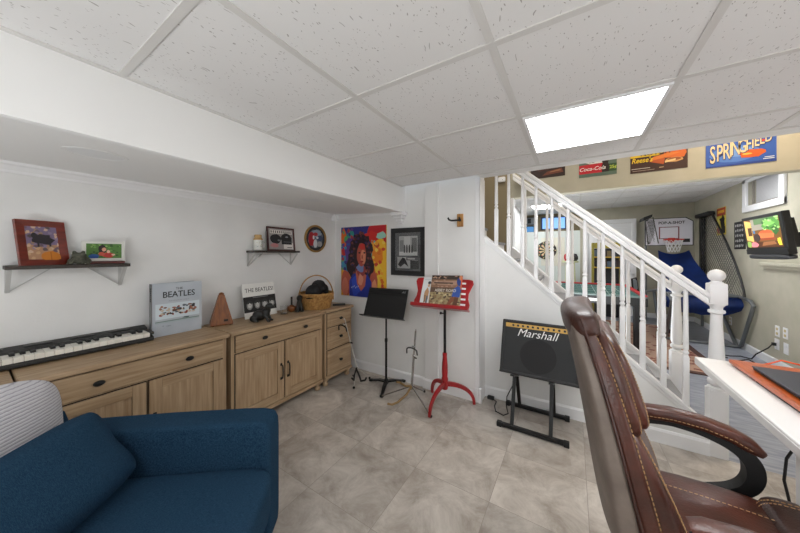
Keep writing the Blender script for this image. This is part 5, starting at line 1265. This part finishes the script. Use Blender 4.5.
# yellow rack in front of the far door
t = thing('display_rack', 'yellow-framed rack of dark games in front of the far white door', 'rack', (.62, 7.35, 0))
b = MB()
for x in (.38, .86):
    for y in (7.24, 7.46): b.box((x-.018, y-.018, 0), (x+.018, y+.018, 1.62), bev=.003)
b.build('post', flat('#8f8435'), t, world=True)
MB().box((.38, 7.24, 1.50), (.86, 7.262, 1.62), bev=.004).build('header_panel', flat('#a89a34'), t, world=True)
for k, z in enumerate((.35, .72, 1.08, 1.30)):
    MB().box((.37, 7.23, z), (.87, 7.47, z+.025)).build('shelf', flat('#c9a53c') if k > 1 else flat('#4a4a48'), t, world=True)
MB().box((.39, 7.452, .02), (.85, 7.462, 1.5)).build('back_panel', flat('#2e3038'), t, world=True)
r = random.Random(17)
cols = ['#23252c', '#31343d', '#4a3a2c', '#5b6a7c', '#2d3a55', '#3a2a2a', '#7a6a4a', '#22303a']
nm = ['black', 'grey', 'brown', 'slate', 'navy', 'maroon', 'tan', 'teal']
for zi, (z, word) in enumerate(((1.105, 'lower'), (1.325, 'upper'))):
    for k in range(6):
        h = r.uniform(.10, .155); x = .41+.073*k; ci = (k+3*zi) % 8
        o = MB().box((x, 7.25, z), (x+.062, 7.36, z+h), bev=.003).build('game_box', flat(cols[ci])); tag(o, '%s game box, number %s from the left on the %s shelf of the yellow rack' % (nm[ci], ['one', 'two', 'three', 'four', 'five', 'six'][k], word), 'box', 'boxes on the yellow rack')
# dart board with its pale square backing
t = thing('wall_dartboard', 'round dartboard on a pale square backing on the far ledge wall', 'dartboard', (-.56, FY, 1.47))
MB().box((-.12, -.012, -.39), (.40, 0, .32), bev=.003).build('backing', flat('#d5d3c4'), t)
RM = Matrix.Rotation(PI/2, 4, 'X')
b = MB().lathe([(.001, .0121), (.225, .0121), (.228, .03), (.001, .03)], 40, mtx=RM, m=flat('#1c1a18'))
for k in range(20):
    a0, a1 = 2*PI*(k-.5)/20, 2*PI*(k+.5)/20
    c1, c2 = ('#d9c49a', '#b03028') if k % 2 else ('#26221f', '#2f6a3f')
    for r0, r1, cc in ((.016, .095, c1), (.095, .107, c2), (.107, .160, c1), (.160, .172, c2)):
        b.poly([(r0*math.cos(a0), -.0312, r0*math.sin(a0)), (r1*math.cos(a0), -.0312, r1*math.sin(a0)), (r1*math.cos(a1), -.0312, r1*math.sin(a1)), (r0*math.cos(a1), -.0312, r0*math.sin(a1))], flat(cc))
    am = (a0+a1)/2
    if k % 2 == 0: b.poly([(.20*math.cos(am)+dx, -.0312, .20*math.sin(am)+dz) for dx, dz in ((-.014, -.014), (.014, -.014), (.014, .014), (-.014, .014))], flat('#cdb68a'))
b.poly([(.016*math.cos(2*PI*k/16), -.0313, .016*math.sin(2*PI*k/16)) for k in range(16)], flat('#b03028'))
b.build('board', None, t)
# stool with a red and a black glove
t = thing('stool', 'pale green stool against the ledge wall, holding red and black gloves', 'stool', (-.04, 7.55, 0))
MB().lathe([(.001, 1.18), (.16, 1.18), (.165, 1.19), (.165, 1.21), (.16, 1.22), (.001, 1.22)], 24).build('seat', flat('#c3c79a'), t)
for k in range(4):
    a = PI/4+k*PI/2; MB().tube([(.11*math.cos(a), .11*math.sin(a), 1.18), (.17*math.cos(a), .17*math.sin(a), 0)], .014, 8).build('leg', flat('#c3c79a'), t)
def glove(x, c, lab):
    t = thing('boxing_glove', lab, 'glove', (x, 7.55, 1.22), 0, 'gloves on the stool')
    MB().pad((0, 0, .085), (.062, .07, .085), 2.6, 7).build('fist', flat(c, .4), t); MB().pad((.05, -.04, .07), (.02, .03, .05), 2.5, 5).build('thumb', flat(c, .4), t)
    MB().lathe([(.045, .0), (.05, .004), (.05, .03), (.045, .034)], 16).build('cuff', flat(c, .4), t)
glove(-.105, '#b8202a', 'red boxing glove standing on the pale stool'); glove(.045, '#1d1d20', 'black boxing glove standing on the pale stool')
# letters and pictures on the far left wall
t = thing('wall_lettering', 'white panel with a column of black marks on the far left wall', 'sign', (-1.1, 6.35, 1.45), (0, 0, PI/2))
b = MB().box((0, -.008, 0), (.9, 0, .80), m=flat('#e6e6e4'))
r = random.Random(9)
for k in range(8): b.box((.08+r.uniform(0, .02), -.0095, .06+.09*k), (.26, -.008, .11+.09*k), m=flat('#2a2a2c'))
b.build('panel', None, t)
t = thing('picture_frame', 'dark picture above a blue screen on the ledge at the far left', 'picture frame', (-1.095, FY+.36, 2.16))
MB().box((0, -.03, 0), (.24, 0, .22), bev=.004, m=flat('#3a3d42')).poly([(.02, -.0305, .02), (.22, -.0305, .02), (.22, -.0305, .2), (.02, -.0305, .2)], flat('#8a8d90')).box((.06, -.0315, .05), (.14, -.0305, .18), m=flat('#26282c')).build('frame', None, t)
t = thing('monitor', 'small blue-lit monitor on the far ledge at the left', 'monitor', (-.975, FY+.22, 1.95))
MB().box((-.12, -.02, .0), (.12, .03, .18), bev=.006).build('case', M_BLACK, t); MB().box((-.10, -.0215, .02), (.10, -.0195, .16)).build('screen', flat('#3f6f9c', .4, .8), t)
# grey folded chair near the game
t = thing('folding_chair', 'grey folded chair with a black frame leaning between the game table and basketball game', 'chair', (1.06, 6.62, .0105), (-.10, 0, 1.25))
b = MB()
for x in (-.19, .19): b.tube([(x, 0, .012), (x, 0, .80), (x*.9, 0, .92)], .013, 8)
b.tube([(-.17, 0, .92), (.17, 0, .92)], .013, 8)
for x in (-.16, .16): b.tube([(x, .035, .012), (x, .035, .62)], .011, 8)
b.build('frame', M_BLACKMETAL, t)
MB().pad((0, .005, .80), (.18, .014, .10), 5, 6).build('backrest', flat('#8d949d'), t); MB().pad((0, .03, .45), (.18, .018, .19), 5, 6).build('seat', flat('#a7afb8'), t)

# ================================================================== CAMERA, WORLD, COLOUR
w = bpy.data.worlds.new('World'); SC.world = w; w.use_nodes = True
w.node_tree.nodes['Background'].inputs[0].default_value = (.8, .9, 1, 1); w.node_tree.nodes['Background'].inputs[1].default_value = .6
cd = bpy.data.cameras.new('Camera'); cam = bpy.data.objects.new('Camera', cd); COL.objects.link(cam)
cam.location = (0, 0, 1.39); cam.rotation_euler = (PI/2, 0, .558)
cd.sensor_width = 36; cd.lens = 36*276/800; cd.shift_y = -13/800; cd.clip_start = .02; cd.clip_end = 60
SC.camera = cam
vs = SC.view_settings; vs.view_transform = 'Standard'; vs.look = 'None'; vs.gamma = 1; vs.use_curve_mapping = False; vs.exposure = 0.52
try:
    SC.cycles.use_denoising = True; SC.cycles.max_bounces = 10; SC.cycles.diffuse_bounces = 6; SC.cycles.sample_clamp_indirect = 6
except Exception: pass
